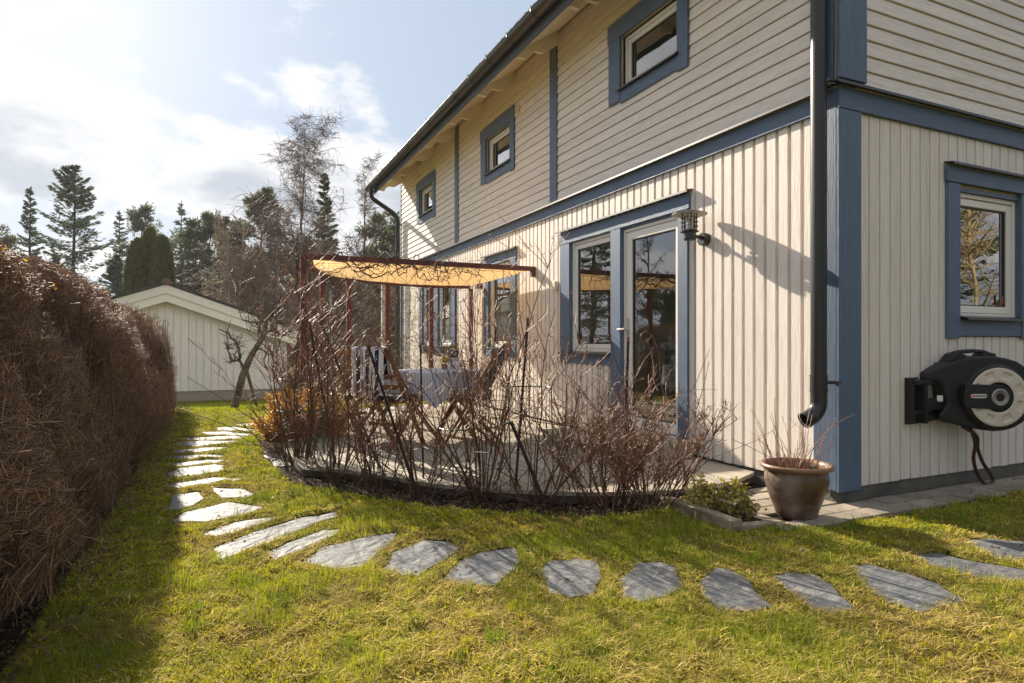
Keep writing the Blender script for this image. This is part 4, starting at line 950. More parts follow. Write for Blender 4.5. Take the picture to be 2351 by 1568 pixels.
# towel over the back of the left chair, hanging on its outer side
V = []; F = []; st = []; nu, nv = 28, 22
for i in range(nu + 1):
    b = -.20 + .40 * i / nu
    for j in range(nv + 1):
        s = j / nv * .80 - .26
        if s < 0: a, z = -.265 - .0 + .16 * (-s) , .955 + s * .95
        elif s < .07: a, z = -.265 - .085 * s / .07, .955 + .012 * math.sin(PI * s / .07)
        else: a, z = -.352 - .04 * (s - .07), .955 - (s - .07)
        w_ = .012 * math.sin(i * .9 + j * .15) * max(0, s) * 2; bb = b * (1 - .10 * max(0, s)) + (.03 * max(0, s))
        if s > .30 and i > nu * .75: z += .08 * (i / nu - .75) * 3
        p = Pl(a + w_ - .012, bb, z); V.append(tuple(p)); st.append((b + .2, s, 0))
for i in range(nu):
    for j in range(nv): k = i * (nv + 1) + j; F.append((k, k + 1, k + nv + 2, k + nv + 1))
mb = MB(); mb.v = V; mb.f = F; tw = one('beach_towel', mb, m_towel, 'navy and white striped towel hung over the chair back left of the table', 'towel', fix=False, smooth=True)
setst(tw, [(a[0] * 2.5 / 1.0, a[1], 0) for a in st]); 
md = tw.modifiers.new('thick', 'SOLIDIFY'); md.thickness = .008
# things on the table
def tp_(a, b): p = TC + TU * a + TV * b; return (p.x, p.y, .8165)
def cup(c, label, s=1.0):
    o = empty('cup', c, label, 'cup', 'white cups on the table')
    MB().lathe([(.0, .002), (.026 * s, 0), (.030 * s, .006), (.042 * s, .05), (.046 * s, .085), (.043 * s, .085), (.038 * s, .05), (.026 * s, .01), (0, .01)], c, 24).build('cup_body', m_ceramic, o, smooth=True)
    q = Vector(c) + TU * .042 * s; MB().tube([q + UP * .07, q + TU * .025 + UP * .065, q + TU * .03 + UP * .04, q - TU * .006 + UP * .022], .005, 8).build('handle', m_ceramic, o, smooth=True)
cup(tp_(-.02, -.26), 'white coffee cup nearest the left on the striped tablecloth', 1.0); cup(tp_(.17, -.22), 'white coffee cup beside the flower pots on the striped tablecloth', 1.05)
MB()
def flowers(c, h, r, n, mats, label):
    o = empty('pansies', c, label, 'flowers', 'pansies in pots on the table')
    lf = MB(); pe = [MB() for _ in mats]
    for i in range(n):
        a = R.uniform(0, 2 * PI); q = Vector(c) + Vector((math.cos(a) * r * R.random(), math.sin(a) * r * R.random(), h * R.uniform(.4, 1)))
        lf.tube([Vector(c) + UP * .0, q], .0018, 3)
        for k in range(3):
            u = Vector((R.uniform(-1, 1), R.uniform(-1, 1), R.uniform(-.2, .6))).normalized(); v = u.cross(UP).normalized(); m = Vector(c) + (q - Vector(c)) * R.uniform(.3, .9)
            lf.add([m, m + u * .025 + v * .01, m + u * .045, m + u * .025 - v * .01], [(0, 1, 2, 3)])
        b = R.randrange(len(mats)); nn = Vector((R.uniform(-.5, .3) - .3, R.uniform(-.5, .3) - .5, .5)).normalized(); x = nn.orthogonal().normalized(); y = nn.cross(x)
        for k in range(5):
            a = k * 2 * PI / 5; e = x * math.cos(a) + y * math.sin(a); g = nn.cross(e); pe[b].add([q, q + e * .014 + g * .011 + nn * .003, q + e * .024, q + e * .014 - g * .011 + nn * .003], [(0, 1, 2, 3)])
    lf.build('leaves', m_green, o, fix=False)
    for m, p in zip(mats, pe):
        if p.f: p.build('blossom', m, o, fix=False)
c1 = tp_(.24, .02); one('flower_pot', MB().lathe([(0, 0), (.028, 0), (.036, .055), (.040, .058), (.034, .06), (0, .055)], c1, 24), m_terra, 'small terracotta pot of yellow pansies on the table', 'flower pot', smooth=True, fix=False)
flowers((c1[0], c1[1], c1[2] + .055), .06, .035, 12, [m_petal_y], 'yellow pansies in the small terracotta pot on the table')
c2 = tp_(.33, -.02); one('flower_pot', MB().lathe([(0, 0), (.055, 0), (.065, .12), (.068, .125), (.060, .125), (0, .115)], c2, 28), m_ceramic, 'white pot of violet pansies in the middle of the table', 'flower pot', smooth=True, fix=False)
flowers((c2[0], c2[1], c2[2] + .12), .10, .06, 22, [m_petal_v, m_petal_v, m_petal_y], 'violet pansies in the white pot on the table')
c3 = tp_(.44, .04); one('flower_pot', MB().lathe([(0, 0), (.045, 0), (.058, .18), (.063, .205), (.055, .205), (0, .19)], c3, 28), m_greenvase, 'tall dark green pot of violet pansies on the table', 'flower pot', smooth=True, fix=False)
flowers((c3[0], c3[1], c3[2] + .20), .07, .05, 16, [m_petal_v, m_petal_v, m_petal_y], 'violet pansies in the tall dark green pot on the table')
# chair and table inside the room
ic = empty('spindle_chair', (.80, 2.62, .2), 'pale green spindle-back chair inside the room behind the balcony door', 'chair')
ico = Vector((.80, 2.62, .2)); g = Vector((.75, .66, 0)).normalized(); h = Vector((g.y, -g.x, 0)); I = lambda a, b, z: ico + g * a + h * b + UP * z
MB().bar(I(-.2, 0, .44), I(.2, 0, .44), .42, .03).build('seat', m_chairgreen, ic)
MB().bar(I(-.25, -.20, .86), I(-.25, .20, .86), .022, .075).build('top_rail', m_chairgreen, ic)
for i in range(7): b = -.17 + .34 * i / 6; MB().tube([I(-.18, b * .9, .45), I(-.25, b, .83)], .009, 8).build('spindle', m_chairgreen, ic)
for a in (-1, 1):
    for b in (-1, 1): MB().tube([I(.15 * a, .15 * b, .43), I(.2 * a, .2 * b, 0)], .016, 8).build('leg', m_chairgreen, ic)
it = empty('dining_table', (1.8, 3.8, .2), 'white table inside the room behind the balcony door', 'table')
MB().box((1.35, 3.2, .90), (2.3, 4.4, .93)).build('tabletop', m_ceramic, it)
for a in (1.40, 2.25):
    for b in (3.25, 4.35): MB().box((a - .03, b - .03, .2), (a + .03, b + .03, .90)).build('leg', m_ceramic, it)

# ================================================================== BARE SHRUBS ROUND THE DECK
SG = 'bare shrubs planted round the front of the deck'
def shrub(base, h, n, spread, lean, label, dense=1.0, seed=1, cat='shrub', tw=m_bark2, rb=.0062):
    rg_ = random.Random(seed)
    o = empty('bare_shrub', (base[0], base[1], 0), label, cat, SG)
    st_ = MB(); tw_ = MB(); bu = MB()
    h *= 1.12; spread *= 1.2
    for i in range(int(n * 1.12)):
        a = rg_.uniform(0, 2 * PI); rr = rg_.uniform(.01, .11)
        p = Vector((base[0] + rr * math.cos(a), base[1] + rr * math.sin(a), 0)); hh = h * rg_.uniform(.55, 1.05)
        sp = spread * rg_.uniform(.25, 1.0)
        d = Vector((math.cos(a) * sp + lean[0], math.sin(a) * sp + lean[1], 1))
        ns = 8; P = wobble(p, d, hh, ns, .15, .02, rg_); r0 = rb * rg_.uniform(.55, 1.25)
        st_.tube(P, [r0 * (1 - .72 * k / ns) for k in range(ns + 1)], 5, cap=False)
        nb = int(rg_.uniform(5, 10) * dense)
        for k in range(nb):
            t = rg_.uniform(.25, 1.0) * (ns - .01); q = P[int(t)].lerp(P[int(t) + 1], t % 1); dd = (P[int(t) + 1] - P[int(t)]).normalized()
            e = (dd * .75 + Vector((rg_.gauss(0, .6), rg_.gauss(0, .6), rg_.uniform(.0, .5)))).normalized(); Lb = hh * rg_.uniform(.10, .30)
            B = wobble(q, e, Lb, 5, .17, .05, rg_); tw_.tube(B, [.0036 - .00045 * j for j in range(6)], 3, cap=False)
            for z in range(rg_.randint(2, 4) if dense >= 1 else 2):
                t2 = rg_.uniform(.2, 1) * 4.99; q2 = B[int(t2)].lerp(B[int(t2) + 1], t2 % 1)
                e2 = (e * .6 + Vector((rg_.gauss(0, .6), rg_.gauss(0, .6), rg_.uniform(-.1, .6)))).normalized()
                C_ = wobble(q2, e2, Lb * rg_.uniform(.2, .55), 3, .2, .05, rg_); tw_.tube(C_, [.0022, .0020, .0018, .0016], 3, cap=False)
                for m in C_[1:]:
                    u = Vector((rg_.gauss(0, 1), rg_.gauss(0, 1), rg_.gauss(.6, 1))).normalized() * .011; v = u.orthogonal().normalized() * .0032; w_ = u.cross(v).normalized() * .0032
                    bu.add([m, m + u * .5 + v, m + u, m + u * .5 - v, m + u * .5 + w_], [(0, 1, 2), (0, 2, 3), (0, 4, 2)])
    st_.build('stems', m_bark, o, fix=False, smooth=True); tag(tw_.build('twigs', tw, o, fix=False, smooth=True), kind='stuff'); tag(bu.build('buds', m_bud, o, fix=False), kind='stuff')
    return o
shrub((-3.20, 2.80), 1.62, 25, .36, (.02, 0), 'tall bare shrub at the left end of the bed, next to the bronze-leaved bush', 1.0, 3)
shrub((-2.98, 2.20), 1.35, 13, .45, (.05, -.02), 'bare shrub with leaning dark stems, second from the left in the bed', 1.0, 4)
shrub((-2.76, 1.70), .95, 14, .5, (.05, 0), 'wide bare shrub in front of the towel chair, third from the left in the bed', 1.0, 5)
shrub((-2.50, 1.42), .92, 12, .6, (.12, .0), 'sprawling bare shrub in front of the table, fourth from the left', .9, 6)
shrub((-2.18, 1.08), 1.55, 20, .48, (.05, .02), 'tallest bare shrub reaching up to the canvas awning in the middle of the bed', 1.0, 7)
shrub((-1.86, .84), 1.20, 15, .6, (.18, .05), 'bare shrub with long branches leaning towards the door window', 1.0, 8)
shrub((-1.50, .52), .82, 26, .62, (.02, .02), 'low dense budding shrub round the lone upright iron rod by the door', 1.7, 9)
shrub((-1.24, .44), .70, 22, .8, (.22, .05), 'low twiggy shrub arching over the kerb of the small corner bed', 1.6, 10)

# tangle of low arching stems lying along the bed
tg_ = MB()
for i in range(120):
    t = R.random(); k = R.randrange(2, len(BED_OUT) - 1); a = BED_OUT[k]; b = BED_OUT[k - 1]; p = (a[0] + (b[0] - a[0]) * t + R.uniform(.08, .28), a[1] + (b[1] - a[1]) * t + R.uniform(.05, .25), .02)
    P = wobble(p, (R.uniform(-1, 1), R.uniform(-.6, .6), R.uniform(.3, 2.2)), R.uniform(.4, 1.25), 9, .20, -.05); P = [Vector((q.x, q.y, max(q.z, .02))) for q in P]
    r0 = R.uniform(.002, .0055); tg_.tube(P, [r0 * (1 - .06 * j) for j in range(10)], 5, cap=False)
for i in range(160):
    k = R.randrange(2, len(BED_OUT) - 1); p = (BED_OUT[k][0] + R.uniform(-.05, .35), BED_OUT[k][1] + R.uniform(0, .3), R.uniform(.15, .8)); tg_.tube(wobble(p, (R.uniform(-1, 1), R.uniform(-1, 1), R.uniform(-.2, .9)), R.uniform(.12, .5), 7, .22, .0), [.0024 - .0002 * j for j in range(8)], 3, cap=False)
tag(tg_.build('fallen_stems', m_bark, None, fix=False, smooth=True), 'low fallen and arching stems tangled along the planting bed', 'fallen stems', kind='stuff')

# ---- rebar stakes
def rebar(p, q, label, r=.009):
    p = Vector(p); q = Vector(q); n = int((q - p).length / .024); P = []; rr = []
    for i in range(n * 2 + 1): P.append(p.lerp(q, i / (n * 2))); rr.append(r * (1.0 if i % 2 else 1.22))
    one('iron_rod', MB().tube(P, rr, 7), m_rust, label, 'iron rod', 'rusty iron rods supporting the shrubs', fix=False, origin=tuple(p))
rebar((-2.589, 1.165, 0), (-2.905, 1.33, 1.08), 'rusty ribbed iron rod leaning left in front of the towel chair')
rebar((-2.62, 2.05, 0), (-3.03, 2.72, 1.30), 'rusty ribbed iron rod leaning steeply beside the corner pergola post')
rebar((-2.93, 2.4, 0), (-3.135, 2.62, 1.30), 'rusty ribbed iron rod standing close in front of the corner pergola post')
rebar((-1.424, .475, 0), (-1.397, .462, 1.11), 'upright rusty iron rod alone in front of the balcony door')
rebar((-1.99, .95, 0), (-1.85, 1.02, 1.28), 'tall rusty ribbed iron rod in front of the window with the blind')
rebar((-1.913, .573, 0), (-2.13, .70, .60), 'short thick rusty rod leaning low in the middle of the bed', .011)
rebar((-2.45, 1.55, 0), (-2.43, 1.7, 1.10), 'thin rusty iron rod in front of the left edge of the tablecloth', .007)
# ---- green wire plant hoops
def hoop(c, r, z, ang0, ang1, label, legs=2, tilt=0):
    P = []
    for i in range(15):
        a = math.radians(ang0 + (ang1 - ang0) * i / 14); P.append((c[0] + r * math.cos(a), c[1] + r * math.sin(a), z + tilt * math.cos(a)))
    mb = MB().tube(P,   .005, 6)
    for e in (P[0], P[-1])[:legs]: mb.tube([e, (e[0], e[1], e[2] - .02), (e[0] + .02, e[1], 0)],   .005, 6)
    one('plant_hoop', mb, m_greenwire, label, 'plant support', 'green wire hoops holding up the shrubs', fix=False)
hoop((-3.16, 3.02), .20, .50, 130, 340, 'green wire hoop round the shrub at the left end of the bed, lower ring', 2)
hoop((-3.15, 3.05), .19, .78, 130, 330, 'green wire hoop round the shrub at the left end of the bed, upper ring', 2)
hoop((-2.98, 2.45), .14, .33, 160, 350, 'small green wire hoop low round the second shrub from the left', 2)
hoop((-2.10, 1.42), .27, .50, 180, 400, 'wide green wire hoop in the middle of the bed in front of the table', 2, .02)
hoop((-1.82, 1.08), .17, .78, -40, 190, 'green wire hoop on straight legs in front of the pale wall', 2)
# ---- curled copper stake
mb = MB(); P = [(-.66, 1.02, .1), (-.68, 1.02, .5), (-.66, 1.03, .70), (-.69, 1.03, .85), (-.70, 1.03, 1.0), (-.735, 1.04, 1.12), (-.78, 1.05, 1.18), (-.825, 1.06, 1.185), (-.85, 1.07, 1.15), (-.835, 1.065, 1.115), (-.80, 1.055, 1.12), (-.795, 1.055, 1.14)]
one('curled_stake', MB().tube(spline(P, 4), .0032, 8), m_copper, 'copper plant stake with a curled top standing before the balcony door', 'plant stake', fix=False)
P = [(-2.03, 1.75, .1), (-2.06, 1.76, .5), (-2.03, 1.76, .66), (-2.06, 1.76, .82), (-2.04, 1.76, .92), (-2.00, 1.77, .97), (-1.965, 1.78, .955), (-1.965, 1.78, .925), (-1.99, 1.77, .92)]
one('curled_stake', MB().tube(spline(P, 4), .004, 8), m_wire, 'grey plant stake with a curled top standing before the table', 'plant stake', fix=False)

# ---- climbing vine on the pergola
rg_ = random.Random(5); vn = MB(); vt_ = MB()
vine = empty('climbing_vine', (-2.97, 4.5, 0), 'leafless climbing vine wound along the pergola beams and wire mesh', 'vine')
for s in range(9):      # long stems along the front beam
    P = []; n = 34; ph = rg_.uniform(0, 6); y0 = 4.52; am = rg_.uniform(.04, .11); x0 = rg_.uniform(-3.05, -2.2); x1 = rg_.uniform(-1.3, -.2)
    for i in range(n + 1):
        t = i / n; a = ph + t * rg_.uniform(10, 13); P.append((x0 + (x1 - x0) * t, y0 + am * math.cos(a), 2.03 + am * 1.25 * math.sin(a) - .05 * math.sin(t * PI * 2 + s)))
    P = [Vector(p) + Vector((rg_.gauss(0, .012), rg_.gauss(0, .01), rg_.gauss(0, .012))) for p in P]
    r0 = rg_.uniform(.004, .010); vn.tube(P, [r0 * (1 - .5 * i / n) for i in range(n + 1)], 5, cap=False)
    for k in range(16):
        q = P[rg_.randrange(2, n)]; vt_.tube(wobble(q, (rg_.gauss(0, 1), rg_.gauss(-.3, .7), rg_.gauss(-.1, .8)), rg_.uniform(.08, .35), 7, .38, -.04, rg_), [.0034 - .0003 * j for j in range(8)], 4, cap=False)
for i in range(7):      # up the corner post
    a0 = rg_.uniform(0, 6); P = []
    for k in range(26): z = .1 + 1.95 * k / 25; P.append((-2.965 + .075 * math.cos(a0 + z * 3) + rg_.gauss(0, .012), 4.535 + .075 * math.sin(a0 + z * 3) + rg_.gauss(0, .012), z))
    vn.tube(P, rg_.uniform(.004, .009), 5, cap=False)
for b, e in zip(PP, PP[1:]):  # through the mesh
    for i in range(60 if b is not PP[-2] else 14):
        t = rg_.random(); p = (b[0] + (e[0] - b[0]) * t, b[1] + (e[1] - b[1]) * t, rg_.choice([.12, .12, .5, 1.2, 1.9]))
        dirx = Vector((e[0] - b[0], e[1] - b[1], 0)).normalized()
        d = dirx * rg_.uniform(-1, 1) + Vector((0, 0, rg_.uniform(.1, 1.2) if p[2] < 1 else rg_.uniform(-1, .4)))
        P = wobble(p, d, rg_.uniform(.5, 1.7), 14, .26, .01, rg_); P = [Vector((q.x, q.y, min(q.z, 2.12))) for q in P]
        r0 = rg_.uniform(.002, .0055); vn.tube(P, [r0 * (1 - .5 * j / 14) for j in range(15)], 4, cap=False)
        for k in range(9):
            q = P[rg_.randrange(3, 14)]; vt_.tube(wobble(q, (rg_.gauss(0, 1), rg_.gauss(0, 1), rg_.gauss(.2, .8)), rg_.uniform(.06, .30), 5, .35, 0, rg_), .0021, 3, cap=False)
for i in range(26):   # loops sticking up over the corner
    p = (-2.97 + rg_.gauss(0, .12), 4.5 + rg_.gauss(0, .05), 1.95 + rg_.random() * .2); vt_.tube(wobble(p, (rg_.gauss(-.4, .8), rg_.gauss(0, .6), rg_.gauss(.3, .5)), rg_.uniform(.15, .5), 8, .3, -.05, rg_), [.004 - .0003 * j for j in range(9)], 4, cap=False)
vn.build('vine_stem', m_vine, vine, fix=False, smooth=True); tag(vt_.build('tendrils', m_vine, vine, fix=False, smooth=True), kind='stuff')

# ================================================================== LEAFY BUSHES
def leafbush(name, base, rx, ry, h, nl, size, mat, label, cat, stems=40, z0=.12, seed=2, flat=.6):
    g_ = np.random.default_rng(seed); rg = random.Random(seed); o = empty(name, (base[0], base[1], 0), label, cat)
    sb_ = MB(); tips = []
    for i in range(stems):
        a = rg.uniform(0, 2 * PI); r = math.sqrt(rg.random()); hh = h * (1 - .45 * r * r) * rg.uniform(.75, 1.05)
        P = wobble((base[0] + .25 * rx * r * math.cos(a), base[1] + .25 * ry * r * math.sin(a), 0), (rx * .8 * r * math.cos(a) / h, ry * .8 * r * math.sin(a) / h, 1), hh, 7, .10, .0, rg); sb_.tube(P, [.006 - .0006 * j for j in range(8)], 4, cap=False)
        for k in range(5):
            q = P[rg.randint(2, 6)]; B = wobble(q, (rg.gauss(0, .8), rg.gauss(0, .8), .7), hh * rg.uniform(.15, .35), 4, .2, .03, rg); sb_.tube(B, .002, 3, cap=False); tips += [tuple(x) for x in B[1:]]
        tips += [tuple(x) for x in P[3:]]
    T = np.array(tips); C = T[g_.integers(0, len(T), nl)] + g_.normal(0, size * .8, (nl, 3)); C[:, 2] = np.maximum(C[:, 2], .03)
    A = rdir(nl) * size * g_.uniform(.6, 1.2, (nl, 1)); A[:, 2] *= flat; B = np.cross(A, rdir(nl)); B *= (size * .5 / (np.linalg.norm(B, axis=1, keepdims=True) + 1e-9)); V, F = cards(C, A, B)
    sb_.build('stems', m_bark, o, fix=False, smooth=True); tag(npmesh('leaves', V, F, mat, o), kind='stuff'); return o
leafbush('bronze_bush', (-3.16, 3.95), .50, .52, .64, 9000, .020, m_orange, 'rounded bush with glowing bronze leaves at the left end of the deck', 'bush', 70, seed=8)
leafbush('bronze_bush', (-2.75, 4.05), .42, .40, .62, 4200, .020, m_orange, 'bronze-leaved bush behind the bare shrub, half hidden by the corner post', 'bush', 40, seed=9)
leafbush('evergreen_plant', (-1.02, .18), .17, .20, .24, 620, .023, m_evleaf, 'small yellow-green leafy plant at the left of the kerbed corner bed', 'plant', 12, seed=12)
leafbush('evergreen_plant', (-.90, .02), .17, .18, .25, 620, .023, m_evleaf, 'small yellow-green leafy plant with brown-edged leaves next to the clay pot', 'plant', 12, seed=13)

# ================================================================== HEDGE
hd_ = empty('hedge', (-5.1, 3, 0), 'long clipped leafless brown hedge along the left side of the lawn', 'hedge')
def hedge_surf(s, y):
    """s 0..1 from the foot of the lawn side over the top; returns x,z and outward normal (arrays)"""
    HT = 1.63 + .05 * np.sin(y * .7) + .04 * np.sin(y * 1.9 + 1) - .012 * np.maximum(y - 4, 0)
    bul = .05 * np.sin(y * 1.3 + 2 * s * 3) + .035 * np.sin(y * 3.1 + s * 9)
    th = np.clip((s - .60) / .40, 0, 1) * (PI * .62); zf = np.clip(s / .60, 0, 1) * (HT - .42)
    x = np.where(s < .6, HEDGE_X + .10 - .16 * (s / .6) ** 2 * 1.0, HEDGE_X - .06 - .46 * (1 - np.cos(th))); z = np.where(s < .6, .03 + zf, .03 + HT - .42 + .42 * np.sin(np.minimum(th, PI / 2)) )
    nx = np.where(s < .6, 1, np.cos(th)); nz_ = np.where(s < .6, .12, np.sin(th)); taper = np.clip((9.55 - y) / .6, 0, 1) ** .5
    return x + bul - (1 - taper) * .35, z * (.75 + .25 * taper), nx, nz_
NT = 125000
y = np.concatenate([G.uniform(-3.2, 9.55, NT // 2), -1.5 + 6 * G.random(NT - NT // 2) ** 1.5]); s = G.random(NT) ** .85
x, z, nx, nz_ = hedge_surf(s, y); dep = np.abs(G.normal(0, .055, NT)) + .004; dep[::6] += G.random(len(dep[::6])) * .3
Pt = np.stack((x - nx * dep + nx * .03, y, z - nz_ * dep), 1)
Ln = G.uniform(.035, .12, NT) * np.where(G.random(NT) < .05, 1.6, 1); Dr = np.stack((nx * .95, np.zeros(NT), nz_ * .8 + .30), 1) + G.normal(0, .58, (NT, 3)) + np.array([0, -.14, .02]); Dr /= np.linalg.norm(Dr, axis=1, keepdims=True)
low = z < .35; Dr[low, 2] = np.abs(Dr[low, 2]) + .4
hol = np.clip((vnoise(y, z, 3.2, 51) * .6 + vnoise(y, z, 9, 52) * .4 - .48) * .8, 0, .15); Pt[:, 0] -= hol
P0 = Pt - Dr * Ln[:, None]; P0[:, 2] = np.maximum(P0[:, 2], .01); Pt[:, 2] = np.maximum(Pt[:, 2], .02)
V, F = twigs1(P0, Pt, G.uniform(.0014, .0029, NT), G.uniform(.0008, .0015, NT)); tag(npmesh('twigs', V, F, m_hedge, hd_, smooth=True), kind='stuff')
NS = 1500; y = G.uniform(-3.2, 9.4, NS); x0 = HEDGE_X - G.uniform(.05, .95, NS); hh = G.uniform(.7, 1.5, NS)
P0 = np.stack((x0, y, np.zeros(NS)), 1); P2 = np.stack((x0 + G.normal(0, .12, NS), y + G.normal(0, .15, NS), hh), 1); m_ = x0 > HEDGE_X - .3; P2[m_, 0] = np.minimum(P2[m_, 0], HEDGE_X - .02)
P1 = (P0 + P2) / 2 + G.normal(0, .04, (NS, 3)); V, F = twigs(P0, P1, P2, G.uniform(.005, .011, NS), G.uniform(.002, .004, NS)); tag(npmesh('stems', V, F, m_bark, hd_, smooth=True), kind='stuff')
NS = 330; y = G.uniform(-3.0, 9.3, NS); s0 = G.uniform(.05, .45, NS); xa, za, _, _ = hedge_surf(s0, y); s1 = np.clip(s0 + G.uniform(.12, .5, NS), 0, .8); y1 = y + G.normal(0, .10, NS); xb, zb, _, _ = hedge_surf(s1, y1)
P0 = np.stack((xa - .05 - G.random(NS) * .08, y, za), 1); P2 = np.stack((xb - .02 - G.random(NS) * .05, y1, zb), 1); P1 = (P0 + P2) / 2 + G.normal(0, .022, (NS, 3)); V, F = twigs(P0, P1, P2, G.uniform(.004, .0085, NS), G.uniform(.002, .004, NS)); tag(npmesh('face_stems', V, F, m_bark, hd_, smooth=True), kind='stuff')
n_ = 160; y = G.uniform(-2, 9, n_); xa, za, _, _ = hedge_surf(G.random(n_) * .8, y); V, F = cards(np.stack((xa + .01, y, za), 1), rdir(n_) * .014, rdir(n_) * .008); tag(npmesh('last_leaves', V, F, m_orange, hd_), kind='stuff')
NB = 9000; x = HEDGE_X - G.uniform(.15, 1.1, NB); y = G.uniform(-3.2, 9.3, NB); z = G.uniform(.15, 1.45, NB); c_ = np.stack((x, y, z), 1); D_ = rdir(NB) * .14; V, F = twigs(c_ - D_, c_ + G.normal(0, .015, (NB, 3)), c_ + D_, np.full(NB, .0035), np.full(NB, .002)); tag(npmesh('inner_twigs', V, F, m_bark, hd_, smooth=True), kind='stuff')

# ================================================================== SHED
sh = empty('shed', (-4.6, 17.3, -.56), 'low white shed with brown tiled gable roof at the end of the lawn', 'shed')
YS = 17.3; XR, ZR = -5.21, 2.75; SL = .36; ZG = -.56
roofz = lambda x: ZR - SL * abs(x - XR)
XL, XE, YB = -6.80, -1.62, 23.5
mb = MB(); mb.prism([(-6.42, -.27), (-2.0, -.27), (-2.0, roofz(-2.0) - .02), (XR, ZR - .03), (-6.42, roofz(-6.42) - .02)], YS, YB - .2, lambda a, b, c: (a, c, b)); sw = mb.build('wall', m_whiteshed, sh)
k = 0
while -6.41 + k * .195 < -2.15:
    x0 = -6.41 + k * .195; k += 1;     MB().prism([(x0, -.275), (x0 + .183, -.275), (x0 + .183, roofz(x0 + .183) - .05), (x0, roofz(x0) - .05)], YS - .024 - (.003 if k % 2 else 0), YS - .001, lambda a, b, c: (a, c, b)).build('plank', m_whiteshed, sw)
mb = MB(); mb.box((-6.40, YS + .01, -.7), (-2.02, YB - .3, -.27)); mb.build('foundation', M('shed_base_board', (.30, .26, .22), .85, .12, 6, .3, 10, GH), sh)
for sg, xe in ((-1, XL), (1, XE)):
    for (dz0, dz1, yo) in ((-.48, -.245, -.30), (-.25, -.015, -.345)):
        MB().prism([(XR, ZR + dz0), (xe, roofz(xe) + dz0), (xe, roofz(xe) + dz1), (XR, ZR + dz1)], YS + yo, YS + yo + .04, lambda a, b, c: (a, c, b)).build('barge_board', m_barge, sh)
    mb = MB(); mb.prism([(XR, ZR), (xe - .05 * -sg, roofz(xe) - .02 + 0), (xe - .05 * -sg, roofz(xe) + .035), (XR, ZR + .055)], YS - .38, YB, lambda a, b, c: (a, c, b)); ro = mb.build('roof', m_black, sh)
    mb = MB(); n = int(abs(xe - XR) / .3)
    for i in range(n):
        xa, xb = XR + sg * (.04 + i * .3), XR + sg * (.04 + i * .3 + .31); mb.prism([(xa, roofz(xa) + .065), (xb, roofz(xb) + .085), (xb, roofz(xb) + .05), (xa, roofz(xa) + .045)], YS - .30, YB, lambda a, b, c: (a, c, b))
    mb.build('tile_course', m_roof, ro)
mb = MB().tube([(XR, YS - .39, ZR + .06), (XR, YB, ZR + .06)], .10, 12); mb.build('ridge_tile', m_roof, sh)

# ================================================================== SMALL PRUNED FRUIT TREE
rg_ = random.Random(21)
at = empty('fruit_tree', (-3.58, 9.87, -.12), 'small leaning pruned fruit tree in front of the white shed', 'tree')
tk = MB(); cr_ = MB()
TR = [(-3.62, 8.50, -.02), (-3.56, 8.48, .25), (-3.50, 8.45, .5), (-3.44, 8.43, .68), (-3.37, 8.40, .86), (-3.30, 8.37, 1.0), (-3.21, 8.33, 1.15), (-3.15, 8.30, 1.30), (-3.13, 8.28, 1.47)]
FT = lambda p: (-3.809 + 1.12 * (p[0] + 3.809), -2.94 + 1.12 * (p[1] + 2.94), 1.1 + 1.12 * (p[2] - 1.1))
TR = [FT(p) for p in TR]
tk.tube(spline(TR, 3), [.076 - .0015 * i for i in range(len(spline(TR, 3)))], 10)
LIMBS = [[(-3.47, 8.44, .66), (-3.53, 8.46, .80), (-3.62, 8.5, .80), (-3.72, 8.55, .78)], [(-3.53, 8.46, .80), (-3.53, 8.47, .95), (-3.57, 8.47, 1.08), (-3.66, 8.52, 1.2), (-3.84, 8.6, 1.35)], [(-3.66, 8.52, .80), (-3.70, 8.54, .95), (-3.74, 8.56, 1.08)],
         [(-3.15, 8.3, 1.28), (-3.03, 8.24, 1.31), (-2.88, 8.16, 1.22), (-2.80, 8.12, 1.30), (-2.64, 8.05, 1.32)], [(-3.05, 8.25, 1.31), (-3.02, 8.23, 1.43), (-2.93, 8.19, 1.52), (-2.88, 8.17, 1.66), (-2.80, 8.13, 1.78)],
         [(-3.14, 8.29, 1.42), (-3.22, 8.32, 1.53), (-3.33, 8.37, 1.58), (-3.45, 8.42, 1.66)], [(-3.13, 8.28, 1.45), (-3.20, 8.3, 1.46), (-3.35, 8.38, 1.45), (-3.5, 8.45, 1.50)], [(-3.13, 8.28, 1.46), (-3.12, 8.27, 1.6), (-3.15, 8.28, 1.72), (-3.10, 8.26, 1.85)],
         [(-3.13, 8.28, 1.5), (-3.05, 8.25, 1.6), (-2.97, 8.22, 1.75)], [(-3.25, 8.34, 1.08), (-3.26, 8.34, 1.25), (-3.22, 8.32, 1.42), (-3.24, 8.33, 1.55)], [(-3.28, 8.36, 1.02), (-3.18, 8.31, .98), (-3.08, 8.27, .90)]]
